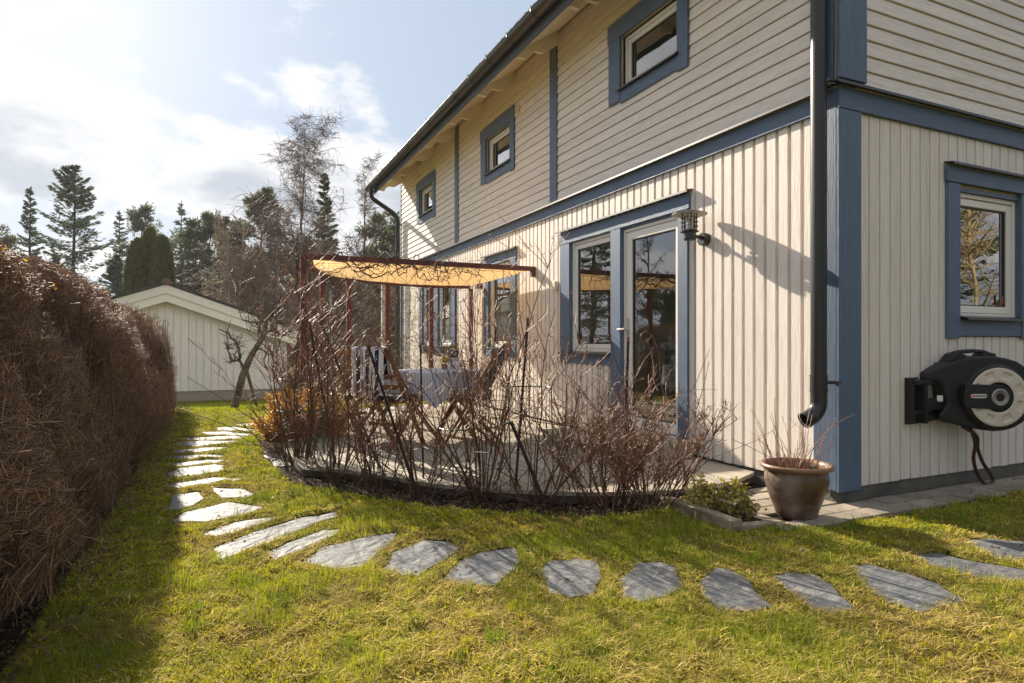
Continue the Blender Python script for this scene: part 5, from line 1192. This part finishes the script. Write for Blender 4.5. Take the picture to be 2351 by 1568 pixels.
for Lm in LIMBS:
    P = spline([FT(p) for p in Lm], 4); P = [p + Vector((rg_.gauss(0, .008), rg_.gauss(0, .008), rg_.gauss(0, .008))) for p in P]; n = len(P); r0 = .030 if len(Lm) > 3 else .022
    cr_.tube(P, [r0 * (1 - .62 * i / n) for i in range(n)], 7)
    for k in range(int(n * .8)):
        q = P[rg_.randrange(max(2, n // 3), n)]; B = wobble(q, (rg_.gauss(0, .7), rg_.gauss(0, .7), rg_.gauss(.35, .6)), rg_.uniform(.08, .32), 5, .30, .03, rg_); cr_.tube(B, [.011, .010, .009, .0075, .0065, .006], 5)
        for m in range(3):
            q2 = B[rg_.randint(1, 5)]; cr_.tube(wobble(q2, (rg_.gauss(0, .8), rg_.gauss(0, .8), rg_.gauss(.3, .6)), rg_.uniform(.04, .15), 3, .3, 0, rg_), [.006, .0055, .005, .005], 4)
tk.build('trunk', m_apple, at, fix=False, smooth=True); cr_.build('crown', m_apple, at, fix=False, smooth=True)
one('tree_stake', MB().bar(FT((-3.25, 8.9, .0)), FT((-3.45, 8.40, .74)), .05, .035), m_stake, 'grey wooden stake propping the small fruit tree', 'stake')

# ================================================================== TREES BEYOND
TG = 'trees beyond the garden'
def conifer(x, y, h, w, n, mat, label, seed, crown0=.12, pw=.8, droop=-.25, gap=.25, size=.30, name='spruce_tree', bare=0):
    n = int(n * 2.3); size *= .50
    g_ = np.random.default_rng(seed); rg = random.Random(seed); o = empty(name, (x, y, 0), label, 'tree', TG)
    tk = MB(); P = [(x + rg.gauss(0, .04) * (i > 0), y, h * i / 8) for i in range(9)]; tk.tube(P, [max(.02, (.013 * h + .03) * (1 - i / 8.3)) for i in range(9)], 7)
    C = []; A = []; br_ = []; zz_ = h * crown0
    while zz_ < h * .985:
        for i in range(rg.randint(4, 7)): br_.append((zz_ + rg.uniform(-.10, .10), rg.uniform(0, 2 * PI)))
        zz_ += rg.uniform(.30, .52) * (.55 + .45 * (1 - zz_ / h)) * (1.25 if h > 8 else 1)
    per = max(10, n // len(br_))
    for zb, a in br_:
        t = zb / h
        if rg.random() < gap * .45: continue
        if bare and t < bare and rg.random() < .8: continue
        L_ = w * (max(1 - t, .012) / (1 - crown0)) ** pw * rg.uniform(.55, 1.15)
        p0 = Vector((x, y, zb)); hd = Vector((math.cos(a), math.sin(a), 0)); rise = droop + .75 * t ** 1.5 + rg.uniform(-.12, .12)
        k = max(6, int(per * min(1.6, .35 + L_ / w))); u = g_.random(k) ** .6; side = np.array([-math.sin(a), math.cos(a), 0]); lat = g_.normal(0, 1, (k, 1)) * (.06 + .17 * L_ * (1.05 - .7 * u[:, None]))
        zc = zb + L_ * (rise * u + .16 * u ** 3) - np.abs(g_.normal(0, .05 + .025 * L_, k)); c = np.stack((x + hd.x * L_ * u, y + hd.y * L_ * u, zc), 1) + lat * side; C.append(c)
        dd = np.array(hd)[None] * .9 + side[None] * np.sign(lat) * .7 + g_.normal(0, .25, (k, 3)); dd[:, 2] += rise * .6 - .10; A.append(dd / np.linalg.norm(dd, axis=1, keepdims=True))
        if L_ > .3: tk.tube([p0, p0 + hd * L_ * .5 + UP * L_ * (rise * .5 + .02), p0 + hd * L_ * .95 + UP * L_ * (rise * .95 + .14)], [.012 + .008 * L_, .012, .006], 3, cap=False)
    C = np.concatenate(C); A = np.concatenate(A); m = len(C); s_ = size * g_.uniform(.6, 1.25, (m, 1)); B = np.cross(A, g_.normal(size=(m, 3))); B /= np.linalg.norm(B, axis=1, keepdims=True) + 1e-9
    V, F = cards(C, A * s_, B * s_ * .34); tk.build('trunk', m_trunk, o, fix=False, smooth=True); npmesh('crown', V, F, mat, o); return o
def pine(x, y, h, w, n, label, seed, crown0=.45, size=.30, mat=None, name='pine_tree'):
    n = int(n * 2.2); size *= .58
    g_ = np.random.default_rng(seed); rg = random.Random(seed); o = empty(name, (x, y, 0), label, 'tree', TG); tk = MB()
    P = [(x + rg.gauss(0, .10) * (i > 0), y + rg.gauss(0, .05), h * i / 8) for i in range(9)]; tk.tube(P, [max(.03, (.014 * h) * (1 - i / 9)) for i in range(9)], 7); cl = []
    for i in range(int(h * 3.2)):
        t = crown0 + (1 - crown0) * rg.random(); zb = h * t; a = rg.uniform(0, 2 * PI); L_ = w * (1 - ((t - crown0) / (1 - crown0)) ** 2 * .75) * rg.uniform(.35, 1.1) * (.55 + .45 * min(1, (t - crown0) / .12 / (1 - crown0)))
        p0 = Vector(P[min(8, int(t * 8))]); p0.z = zb; ti = p0 + Vector((math.cos(a) * L_, math.sin(a) * L_, rg.uniform(-.1, .35) * L_)); tk.tube([p0, p0.lerp(ti, .5) + Vector((0, 0, .08 * L_)), ti], [.03, .022, .012], 4, cap=False)
        for k in range(3): cl.append((np.array(p0.lerp(ti, rg.uniform(.55, 1.05))) + g_.normal(0, .18, 3), rg.uniform(.28, .62)))
    per = max(6, n // len(cl)); C = []; A = []
    for c, r in cl:
        d = g_.normal(size=(per, 3)) * np.array([1, 1, .55]); d /= np.linalg.norm(d, axis=1, keepdims=True); C.append(c + d * r * g_.random((per, 1)) ** .5); A.append(d + g_.normal(0, .4, (per, 3)) + np.array([0, 0, .35]))
    C = np.concatenate(C); A = np.concatenate(A); A /= np.linalg.norm(A, axis=1, keepdims=True); m = len(C); s_ = size * g_.uniform(.5, 1.1, (m, 1)); B = np.cross(A, g_.normal(size=(m, 3))); B /= np.linalg.norm(B, axis=1, keepdims=True) + 1e-9
    V, F = cards(C, A * s_, B * s_ * .30); tk.build('trunk', m_trunk, o, fix=False, smooth=True); npmesh('crown', V, F, mat or m_pine, o); return o
def baretree(x, y, h, w, label, seed, mat=m_birch, twm=m_birchtw, nl=26, crown0=.22, up=.75, weep=-.10, tw=9, rt=.0075, name='birch_tree', stems=1, sub=7, group=TG, tapr=.8):
    rg = random.Random(seed); o = empty(name, (x, y, 0), label, 'tree', group); tk = MB(); cr = MB()
    for s_ in range(stems):
        hh = h * (1 if s_ == 0 else rg.uniform(.7, .95)); dx = 0 if stems == 1 else rg.uniform(-.22, .22)
        P = wobble((x + (rg.uniform(-.3, .3) if stems > 1 else 0), y + (rg.uniform(-.3, .3) if stems > 1 else 0), -.05), (dx, rg.uniform(-.1, .1), 1), hh, 12, .06 if stems == 1 else .09, .05, rg); R0 = .011 * h / (1 if stems == 1 else 1.8) + .02
        tk.tube(P, [max(.014, R0 * (1 - i / 12.6)) for i in range(13)], 8)
        for i in range(nl):
            t = crown0 + (1 - crown0) * rg.random() ** .9 * .97; q = P[int(t * 12)].lerp(P[min(12, int(t * 12) + 1)], (t * 12) % 1); a = rg.uniform(0, 2 * PI); L_ = w * (1.05 - tapr * max(0, (t - crown0) / (1 - crown0))) * rg.uniform(.6, 1.1)
            B = wobble(q, (math.cos(a), math.sin(a), up * rg.uniform(.6, 1.4)), L_, 7, .13, .05, rg); rb = max(.014, R0 * .46 * (1.1 - t)); cr.tube(B, [rb * (1 - .8 * k / 7) for k in range(8)], 5, cap=False)
            for k in range(sub):
                qq = B[rg.randint(2, 7)]; d2 = Vector((rg.gauss(0, .8), rg.gauss(0, .8), rg.gauss(.35, .5))); C_ = wobble(qq, d2, L_ * rg.uniform(.18, .42), 5, .12, weep * .4, rg); cr.tube(C_, [rb * .32, rb * .28, rb * .22, rb * .18, rt, rt * .8], 4, cap=False)
                for m in range(tw):
                    q3 = C_[rg.randint(1, 5)]; T_ = wobble(q3, (rg.gauss(0, .7), rg.gauss(0, .7), rg.gauss(.1, .5)), L_ * rg.uniform(.10, .28), 4, .10, weep, rg); cr.tube(T_, [rt * .8, rt * .7, rt * .6, rt * .5, rt * .45], 3, cap=False)
    tk.build('trunk', mat, o, fix=False, smooth=True); cr.build('crown', twm, o, fix=False, smooth=True); return o
def sink(o, z=-.56): o.location.z = z; return o
sink(conifer(-16.57, 53.67, 13.1, 1.2, 2600, m_spruce, 'narrow dark conifer at the far left above the hedge', 31, .15, .55, -.1, .3, .30))
sink(conifer(-12.76, 47.5, 13.6, 3.9, 9000, m_spruce, 'largest broad spruce standing above the left hedge', 32, .08, .60, -.12, .6, .30))
sink(conifer(-11.16, 55.57, 12.3, 1.5, 1500, m_spruce, 'thin sparse spruce between the broad spruce and the clipped thujas', 33, .2, .7, -.25, .5, .30, bare=.45))
sink(pine(-9.12, 50.22, 11.5, 2.0, 2600, 'pine with a flat tufted top just above the thujas', 34, .45))
sink(conifer(-6.34, 46.73, 11.7, 1.7, 1700, m_spruce, 'thin ragged spruce with bare top right of the thujas', 35, .2, .7, -.1, .6, .28, bare=.3))
sink(pine(-4.56, 43.7, 10.1, 1.7, 3200, 'dark pine among the grove left of the birch, its top the highest of the grove', 36, .3))
sink(pine(-5.39, 45.18, 10.1, 1.9, 2800, 'dark pine at the left edge of the grove behind the shed ridge', 37, .3))
sink(conifer(-3.5, 43.2, 10.2, 1.9, 4200, m_spruce, 'dense spruce in the grove between the thujas and the brown brush', 38, .1, .7, -.2))
sink(pine(-1.67, 36.85, 10.6, 2.3, 6500, 'large brown-green pine directly behind the birch on its left', 39, .3, mat=m_pine))
sink(pine(-3.3, 35.2, 8.4, 2.0, 4200, 'bushy pine behind the brown brush above the shed roof', 40, .25))
sink(conifer(1.56, 34.25, 11.5, 1.25, 4200, m_spruce, 'slim dark spruce between the two birches', 41, .08, .6, -.25, .2, .30))
sink(pine(4.73, 34.98, 9.1, 1.9, 3800, 'pine crown just left of the far drainpipe', 42, .35)); sink(pine(6.2, 35.6, 9.4, 2.0, 3800, 'pine crown partly hidden by the far corner of the house', 43, .35))
sink(pine(-17.6, 51.8, 9.4, 2.6, 3000, 'low pine at the left edge above the hedge', 44, .3)); sink(pine(-7.53, 49.5, 9.4, 1.8, 2400, 'pine half hidden behind the right side of the thujas', 45, .3))
sink(conifer(-14.8, 52.5, 8.2, 2.4, 3000, m_spruce, 'low spruce at the left foot of the broad spruce', 46, .05, .7)); sink(conifer(-10.6, 49.5, 8.0, 2.2, 3000, m_spruce, 'low spruce at the right foot of the broad spruce', 47, .05, .7))
sink(conifer(-5.4, 39.0, 6.6, 1.6, 2600, m_spruce, 'short spruce filling the gap beneath the grove of pines', 48, .03, .6)); sink(pine(1.2, 39.2, 8.2, 2.2, 3200, 'low pine behind the foot of the birch', 49, .2))
sink(conifer(3.2, 40.0, 7.6, 1.8, 3000, m_spruce, 'spruce in the background right of the second birch', 50, .05, .6))
for i, (x, y, h_, w_, lab) in enumerate([(-6.3, 54.0, 10.2, 2.2, 'tall spruce deep in the grove, left of its middle'), (-4.7, 52.5, 9.2, 2.2, 'spruce deep in the middle of the grove left of the birch'), (-2.4, 51.0, 10.0, 2.3, 'spruce deep in the grove just above the brown thicket'), (-.2, 46.0, 10.4, 2.3, 'spruce close behind the left limbs of the tall birch'), (3.0, 44.0, 10.0, 2.2, 'spruce far behind the gap between the two birches')]):
    sink(conifer(x, y, h_, w_, 3600, m_spruce, lab, 130 + i, .06, .7))
# clipped columnar thujas
def thuja(x, y, h, w, label, seed):
    g_ = np.random.default_rng(seed); o = empty('thuja', (x, y, 0), label, 'tree', 'columnar thujas behind the shed')
    MB().tube([(x, y, 0), (x, y, h * .8)], .07, 6).build('trunk', m_trunk, o)
    n = 9000; t = g_.random(n) ** .8; a = g_.uniform(0, 2 * PI, n); prof = np.where(t < .5, .86 + .14 * t / .5, np.sqrt(np.maximum(1 - ((t - .5) / .5) ** 2.4, 0)))
    lob = 1 + .14 * np.sin(a * 3 + seed) + .09 * np.sin(a * 7 + t * 5); r = w * prof * lob * (1 - np.abs(g_.normal(0, .07, n))); C = np.stack((x + r * np.cos(a), y + r * np.sin(a), h * t), 1)
    A = np.stack((np.cos(a) * .45, np.sin(a) * .45, np.ones(n)), 1) + g_.normal(0, .3, (n, 3)); A /= np.linalg.norm(A, axis=1, keepdims=True); s_ = g_.uniform(.09, .20, (n, 1)); B = np.cross(A, g_.normal(size=(n, 3))); B /= np.linalg.norm(B, axis=1, keepdims=True)
    V, F = cards(C, A * s_, B * s_ * .45); npmesh('crown', V, F, m_thuja, o); return sink(o)
thuja(-7.42, 31.82, 6.6, .50, 'left of the three clipped columnar thujas behind the shed', 61); thuja(-6.98, 32.47, 7.25, .50, 'middle and tallest of the three columnar thujas behind the shed', 62); thuja(-6.40, 31.32, 6.75, .54, 'right of the three clipped columnar thujas behind the shed', 63)
# birches
sink(baretree(-.26, 29.58, 11.6, 4.4, 'tall leafless birch with a forked pale trunk behind the pergola corner', 71, nl=34, up=.85, tw=14, weep=-.10, rt=.0105, sub=13, tapr=.55, crown0=.16))
sink(baretree(2.67, 30.43, 10.6, 2.9, 'slender leafless birch left of the roof gutter', 72, nl=20, up=1.1, tw=12, weep=-.05, rt=.0105, sub=11, crown0=.22, tapr=.55))
sink(baretree(-4.2, 31.0, 7.6, 2.6, 'leafless birch with one long side limb reaching left above the shed roof', 73, nl=14, up=.7, tw=10, weep=-.12, rt=.009, sub=9, crown0=.3))
# brown leafless brush
BR = [(-2.9, 27.6, 8.2, 2.1, 'tall brown leafless thicket directly above the right slope of the shed roof'), (-1.6, 28.2, 7.8, 2.0, 'brown leafless thicket in front of the birch trunk'), (-.1, 25.3, 6.4, 2.1, 'brown leafless thicket behind the corner post of the pergola'), (1.3, 25.7, 6.6, 2.1, 'brown leafless thicket behind the middle of the pergola'), (2.3, 23.4, 5.6, 1.8, 'brown leafless thicket beside the far drainpipe'), (-4.3, 29.5, 4.6, 1.7, 'low brown thicket right of the thujas over the shed ridge'), (-.9, 23.2, 4.1, 1.5, 'low brown thicket seen between the pergola posts'), (-9.2, 30.5, 3.6, 1.3, 'low purple-brown shrub between the hedge and the thujas')]
for i, (x, y, h, w_, lab) in enumerate(BR):
    sink(baretree(x, y, h, w_, lab, 80 + i, m_bushfar, m_bushfar, nl=16, up=1.0, tw=9, weep=.0, rt=.016, sub=8, crown0=.06, name='bare_thicket', stems=7, group='leafless thickets beyond the pergola'))
# trees at the sides of the garden, seen in the window panes, then an added spruce row
baretree(-14.6, 21.5, 8.6, 1.8, 'leafless weeping birch beyond the hedge, mirrored in the balcony door', 91, nl=20, tw=7, weep=-.25, rt=.012, sub=6)
conifer(-16.5, 29.5, 12.0, 3.2, 5000, m_spruce, 'broad spruce beyond the hedge, mirrored in the window beside the door', 92, .05, .7)
pine(-21, 28.5, 4.2, 2.0, 2500, 'pine beyond the hedge, mirrored low in the balcony door', 93, .3)
baretree(14.2, -6.9, 7.0, 3.0, 'golden-lit leafless tree beyond the lawn, mirrored in the gable window', 95, m_reflbark, m_reflbark, nl=26, tw=6, weep=.0, rt=.012, sub=7, crown0=.12, name='bare_tree'); baretree(17.2, -9.6, 7.5, 3.2, 'second golden-lit leafless tree further off, mirrored in the gable window', 96, m_reflbark, m_reflbark, nl=22, tw=6, weep=.0, rt=.012, sub=7, crown0=.12, name='bare_tree')
for i, (x, y, h_, w_, lab) in enumerate([(8.5, -10.5, 8.5, 3.4, 'added sky-blocking spruce across the lawn, mirrored low at the left of the gable window'), (13, -12.5, 10, 3.8, 'added tall sky-blocking spruce behind the golden-lit trees, mirrored in the gable window'), (19, -11, 10, 3.6, 'added sky-blocking spruce across the lawn at the right end of the mirrored trees'), (2.5, -11.5, 9, 3.6, 'added unseen spruce straight opposite the gable wall, blocking its sky light'), (-4, -12.5, 9.5, 3.4, 'added unseen spruce opposite the deck, blocking sky light from the gable')]):  # row added behind the view to cut sky light on the gable
    conifer(x, y, h_, w_, 4500, m_spruce, lab, 110 + i, .05, .7)
# bits of the neighbourhood between the posts
mb = MB(); mb.box((-.80, 9.93, -.15), (-.71, 10.02, 2.5)); one('wooden_post', mb, m_cream_v, 'cream square wooden post beyond the pergola near the house corner', 'post', bevel=.004)
mb = MB(); mb.tube([(-1.45, 12.4, -.3), (-1.45, 12.4, 2.35)], .028, 10); one('metal_pole', mb, m_pole, 'thin grey-blue metal pole seen through the pergola mesh', 'pole')
nh = empty('neighbour_house', (7, 44, -.56), 'yellow wooden house far off behind the pergola mesh', 'house')
MB().box((4.6, 41.5, -.6), (11, 48, 3.4)).build('wall', m_yellowhouse, nh)
MB().prism([(4.2, 3.3), (11.4, 3.3), (7.8, 5.6)], 41.1, 48.4, lambda a, b, c: (a, c, b)).build('roof', m_roof, nh)
for xx in (5.1, 6.6, 8.4):
    wn = MB().box((xx - .08, 41.44, .9), (xx + .98, 41.50, 2.3)).build('window', m_white, nh); MB().add([(xx, 41.43, 1.0), (xx + .9, 41.43, 1.0), (xx + .9, 41.43, 2.2), (xx, 41.43, 2.2)], [(0, 1, 2, 3)]).build('pane', m_glass, wn, fix=False)

# ================================================================== GRASS
def frust(x, y, mg=480):
    vx = x + 3.809; vy = y + 2.94; dep = vx * .4204 + vy * .9073; rr = vx * .9073 - vy * .4204; px = 1175.5 + 1440 * rr / np.maximum(dep, .05); py = 788 + 1440 * 1.1 / np.maximum(dep, .05)
    return (dep > .9) & (px > -mg) & (px < 2351 + mg) & (py < 1568 + 350), dep
DECKP = [(-3.29, 4.9), (-3.29, 2.42)] + DECK_F[3:] + [(.2, 8)]
PAVP = [(-.90, -.16), (-.66, -.35), (4.2, -.35), (4.2, .3), (-.02, .8), (-.85, .45)]
edge2 = lambda p, q: .08 * (vnoise(p, q, 6, 31) - .5)
n = 1500000
x = G.uniform(-4.75, 4.3, n); y = G.uniform(-2.3, 15.5, n)
ok, dep = frust(x, y)
ok &= G.random(n) < np.minimum(1, (3.0 / np.maximum(dep, .5)) ** 1.5)
edge = .035 * (vnoise(x, y, 9, 3) - .5)
ok &= ~((x > -.02) & (y > -.02))
x = x[ok]; y = y[ok]; dep = dep[ok]; edge = edge[ok]
ok = ~(inpoly(x + edge, y + edge, BED) | inpoly(x, y, DECKP) | inpoly(x + edge, y + edge, PAVP) | inpoly(x, y, [(-1.17, .45), (-1.17, -.23), (-.8, -.27), (-.7, .5)]))
hb = -4.36 + .16 * (vnoise(x, y, 1.7, 5) - .5) * 2 - .018 * y                         # ragged edge of the litter strip under the hedge
pk = np.clip((x - hb) / .42 + .30, 0, 1); ok &= (G.random(len(x)) < pk) | (y > 8.6) & (x > -4.5)
for P in STONES + [flag]:
    c = np.mean(P, 0); Q = [tuple(c + (np.array(p) - c) * .99) for p in P]; ok &= ~inpoly(x + edge * 1.6, y + edge * 1.6, Q)
x = x[ok]; y = y[ok]; dep = dep[ok]; n = len(x)
def turf_h(x, y):
    r = (vnoise(x, y, 3.1, 71) * .30 + vnoise(x, y, 9, 72) * .42 + vnoise(x, y, 21, 73) * .28); r = np.clip((r - .25) * 2, 0, 1) * .030
    k = np.ones(len(x))
    for P in STONES + [flag]:
        c = np.mean(P, 0); rad = np.max(np.linalg.norm(np.array(P) - c, axis=1)); sel = np.hypot(x - c[0], y - c[1]) < rad + .2
        if sel.any():
            k1 = inpoly(x[sel], y[sel], [tuple(c + (np.array(p) - c) * 1.0) for p in P]); k2 = inpoly(x[sel], y[sel], [tuple(c + (np.array(p) - c) * (1 + .07 / (np.linalg.norm(np.array(p) - c) + .01))) for p in P]); kk = k[sel]; kk[k2] = np.minimum(kk[k2], .35); kk[k1] = -.1; k[sel] = kk
    for P in (BED, DECKP, PAVP): k = np.where(inpoly(x, y, P), -.1, k)
    k = np.where((x > -.05) & (y > -.36), -.1, k) * np.clip((8.1 - y) / .8, 0, 1); k = np.where(x < -4.45, 0, k)
    return r * k
z = -.07 * np.clip(y - 8.2, 0, 8) + turf_h(x, y)
gxs = np.arange(-4.8, 4.0, .032); gys = np.arange(-2.6, 8.2, .032); GX, GY = np.meshgrid(gxs, gys, indexing='ij'); gh = turf_h(GX.ravel(), GY.ravel()); nxg, nyg = len(gxs), len(gys)
idx = np.arange(nxg * nyg).reshape(nxg, nyg); Fq = np.stack((idx[:-1, :-1], idx[1:, :-1], idx[1:, 1:], idx[:-1, 1:]), -1).reshape(-1, 4)
hq = gh[Fq].min(1); fr_ok = frust(GX.ravel(), GY.ravel(), 500)[0][Fq].any(1); Fq = Fq[(hq >= 0) & (gh[Fq].max(1) > .0005) & fr_ok]
Vg = np.stack((GX.ravel(), GY.ravel(), gh + .0012), 1); used = np.unique(Fq); rm_ = np.zeros(len(Vg), int); rm_[used] = np.arange(len(used))
tag(npmesh('turf', Vg[used], rm_[Fq], m_ground, None, smooth=True), kind='structure')
pn = vnoise(x, y, 1.6, 7) * .5 + vnoise(x, y, 5, 8) * .35 + vnoise(x, y, 14, 9) * .15
dryb = np.clip(.30 + .55 * np.clip((-y - .0) / 1.2, 0, 1) * np.clip((x + 3.7) / 1.2, 0, 1), 0, 1) - .16 * (y > .6)
near = np.zeros(n, bool)
for P in STONES + [flag]:
    c = np.mean(P, 0); near |= inpoly(x + edge2(x, y), y - edge2(y, x), [tuple(c + (np.array(p) - c) * (1 + .10 / (np.linalg.norm(np.array(p) - c) + .01))) for p in P])
dry = G.random(n) < np.clip(dryb * (.25 + 1.6 * (pn - .25)) + .34 * near, .05, .78)
moss = (vnoise(x, y, 2.3, 17) * .6 + vnoise(x, y, 7, 18) * .4) > .50
h = np.where(dry, G.uniform(.006, .020, n), np.where(moss, G.uniform(.006, .016, n), G.uniform(.012, .036, n))); tuf = vnoise(x, y, 11, 61) * .6 + vnoise(x, y, 27, 62) * .4; h *= np.where(dry, 1, .45 + 1.5 * np.clip((tuf - .25) * 1.6, 0, 1)); h *= np.where(G.random(n) < .03, 1.6, 1)
lean0 = 0; lean = np.where(dry, G.uniform(.020, .060, n), G.uniform(.004, .026, n)); a = G.uniform(0, 2 * PI, n); wdt = np.where(moss, .0019, .0013) * G.uniform(.7, 1.4, n) * np.clip(dep / 3.2, .9, 2.6)
nt_ = 700; tx = G.uniform(-4.6, 2.5, nt_); ty = G.uniform(-2.2, 6.5, nt_); tk_ = np.argmin(np.abs(0), 0)
for i in range(0):
    pass
cx_ = np.floor(x * 4.0); cy_ = np.floor(y * 4.0); rc = np.random.default_rng(77).random((128, 128)); r2 = np.random.default_rng(78).random((128, 128, 2))
ii = (cx_.astype(int) % 128, cy_.astype(int) % 128); gx = (cx_ + .2 + .6 * r2[ii][:, 0]) / 4.0; gy_ = (cy_ + .2 + .6 * r2[ii][:, 1]) / 4.0
dt = np.hypot(x - gx, y - gy_); tuft = (rc[ii] < .42) & (dt < .018 + .035 * rc[ii[1], ii[0]]) & ~dry & ~near
h = np.where(tuft, G.uniform(.025, .062, n), h)
up_ = np.stack((np.zeros(n), np.zeros(n), h), 1); ld = np.stack((np.cos(a) * lean, np.sin(a) * lean, np.zeros(n)), 1); b = a + PI / 2 + G.normal(0, .5, n); wv = np.stack((np.cos(b) * wdt, np.sin(b) * wdt, np.zeros(n)), 1); base = np.stack((x, y, z + .001), 1)
V = np.stack((base - wv, base + wv, base + up_ * .65 + ld * .4 + wv * .8, base + up_ * .65 + ld * .4 - wv * .8, base + up_ + ld + wv * .15, base + up_ * 1.0 + ld - wv * .15), 1)
green = np.array([.18, .245, .016]); lime = np.array([.44, .45, .018]); straw = np.array([.70, .53, .18]); mossc = np.array([.46, .43, .016])
m1 = np.clip(pn * 1.6 - .3 + G.normal(0, .15, n), 0, 1)[:, None]; colr = green * (1 - m1) + lime * m1; colr = np.where(moss[:, None], mossc * (.75 + .5 * pn[:, None]), colr); colr = np.where(tuft[:, None], green * 1.05, colr); colr = np.where(dry[:, None], straw * G.uniform(.55, 1.15, (n, 1)), colr) * G.uniform(.8, 1.2, (n, 1))
F = (np.arange(n)[:, None, None] * 6 + np.array([(0, 1, 2, 3), (3, 2, 4, 5)])[None]).reshape(-1, 4)
tag(npmesh('grass', V.reshape(-1, 3), F, m_grass, None, np.repeat(colr, 6, 0)), 'short patchy spring grass, moss and straw over the whole lawn', 'grass', kind='stuff')
print('blades', n)
# ---- dead leaves
def litter(name, X, Y, zmax, size, label, cup_=.3):
    n = len(X); C = np.stack((X, Y, .012 + G.random(n) ** 2 * zmax), 1); A = rdir(n); A[:, 2] *= cup_; A /= np.linalg.norm(A, axis=1, keepdims=True); A *= size * G.uniform(.5, 1.2, (n, 1)); B = np.cross(A, rdir(n)); B /= np.linalg.norm(B, axis=1, keepdims=True) + 1e-9; B[:, 2] *= .5; B *= size * .5
    V, F = cards(C, A, B); V = V.reshape(-1, 4, 3); V[:, 2, 2] += size * G.uniform(0, .4, n); V = V.reshape(-1, 3); V[:, 2] = np.maximum(V[:, 2], .007)
    tag(npmesh(name, V, F, m_litter), label, 'dead leaves', kind='stuff')
n = 7000; X = -4.40 - np.abs(G.normal(0, .22, n)) + np.abs(G.normal(0, .14, n)); Y = G.uniform(-2.5, 9, n) ; litter('leaf_litter', X, Y, .03, .016, 'brown dead leaves littering the soil strip along the hedge')
n = 26000; X = G.uniform(-3.5, -.7, n); Y = G.uniform(.2, 4.6, n); k_ = inpoly(X, Y, BED) & ~inpoly(X - .04, Y - .04, DECKP); litter('leaf_mulch', X[k_], Y[k_], .035, .015, 'dark mulch of dead leaves under the bare shrubs')
n = 1700; X = G.uniform(-4.2, 3, n); Y = G.uniform(-2.0, 5, n) - np.abs(G.normal(0, .5, n)); k_ = ~(inpoly(X, Y, DECKP) | ((X > 0) & (Y > 0))) & (frust(X, Y)[1] > 1.2) & ((vnoise(X, Y, 1.1, 44) > .5) | (X < -3.4)); litter('fallen_leaves', X[k_], Y[k_],   .016, .017, 'scattered dry fallen leaves lying on the lawn and stones')
n = 60; X = G.uniform(0, 3, n); Y = G.uniform(-.36, -.05, n); litter('paving_debris', X, Y, .02, .012, 'bits of dry leaf on the paving along the gable wall')

# ================================================================== AIR
hz = bpy.data.materials.new('thin_haze'); hz.use_nodes = True; t = hz.node_tree; t.nodes.clear(); o_ = nd(t, 'ShaderNodeOutputMaterial'); pv_ = nd(t, 'ShaderNodeVolumePrincipled')
pv_.inputs['Color'].default_value = (.90, .93, .97, 1); pv_.inputs['Density'].default_value = .0005; pv_.inputs['Anisotropy'].default_value = .2; t.links.new(pv_.outputs[0], o_.inputs['Volume'])
tag(MB().box((-82, -62, -1.7), (82, 112, 15.5)).build('haze', hz, None, origin=(0, 0, 0)), kind='stuff')
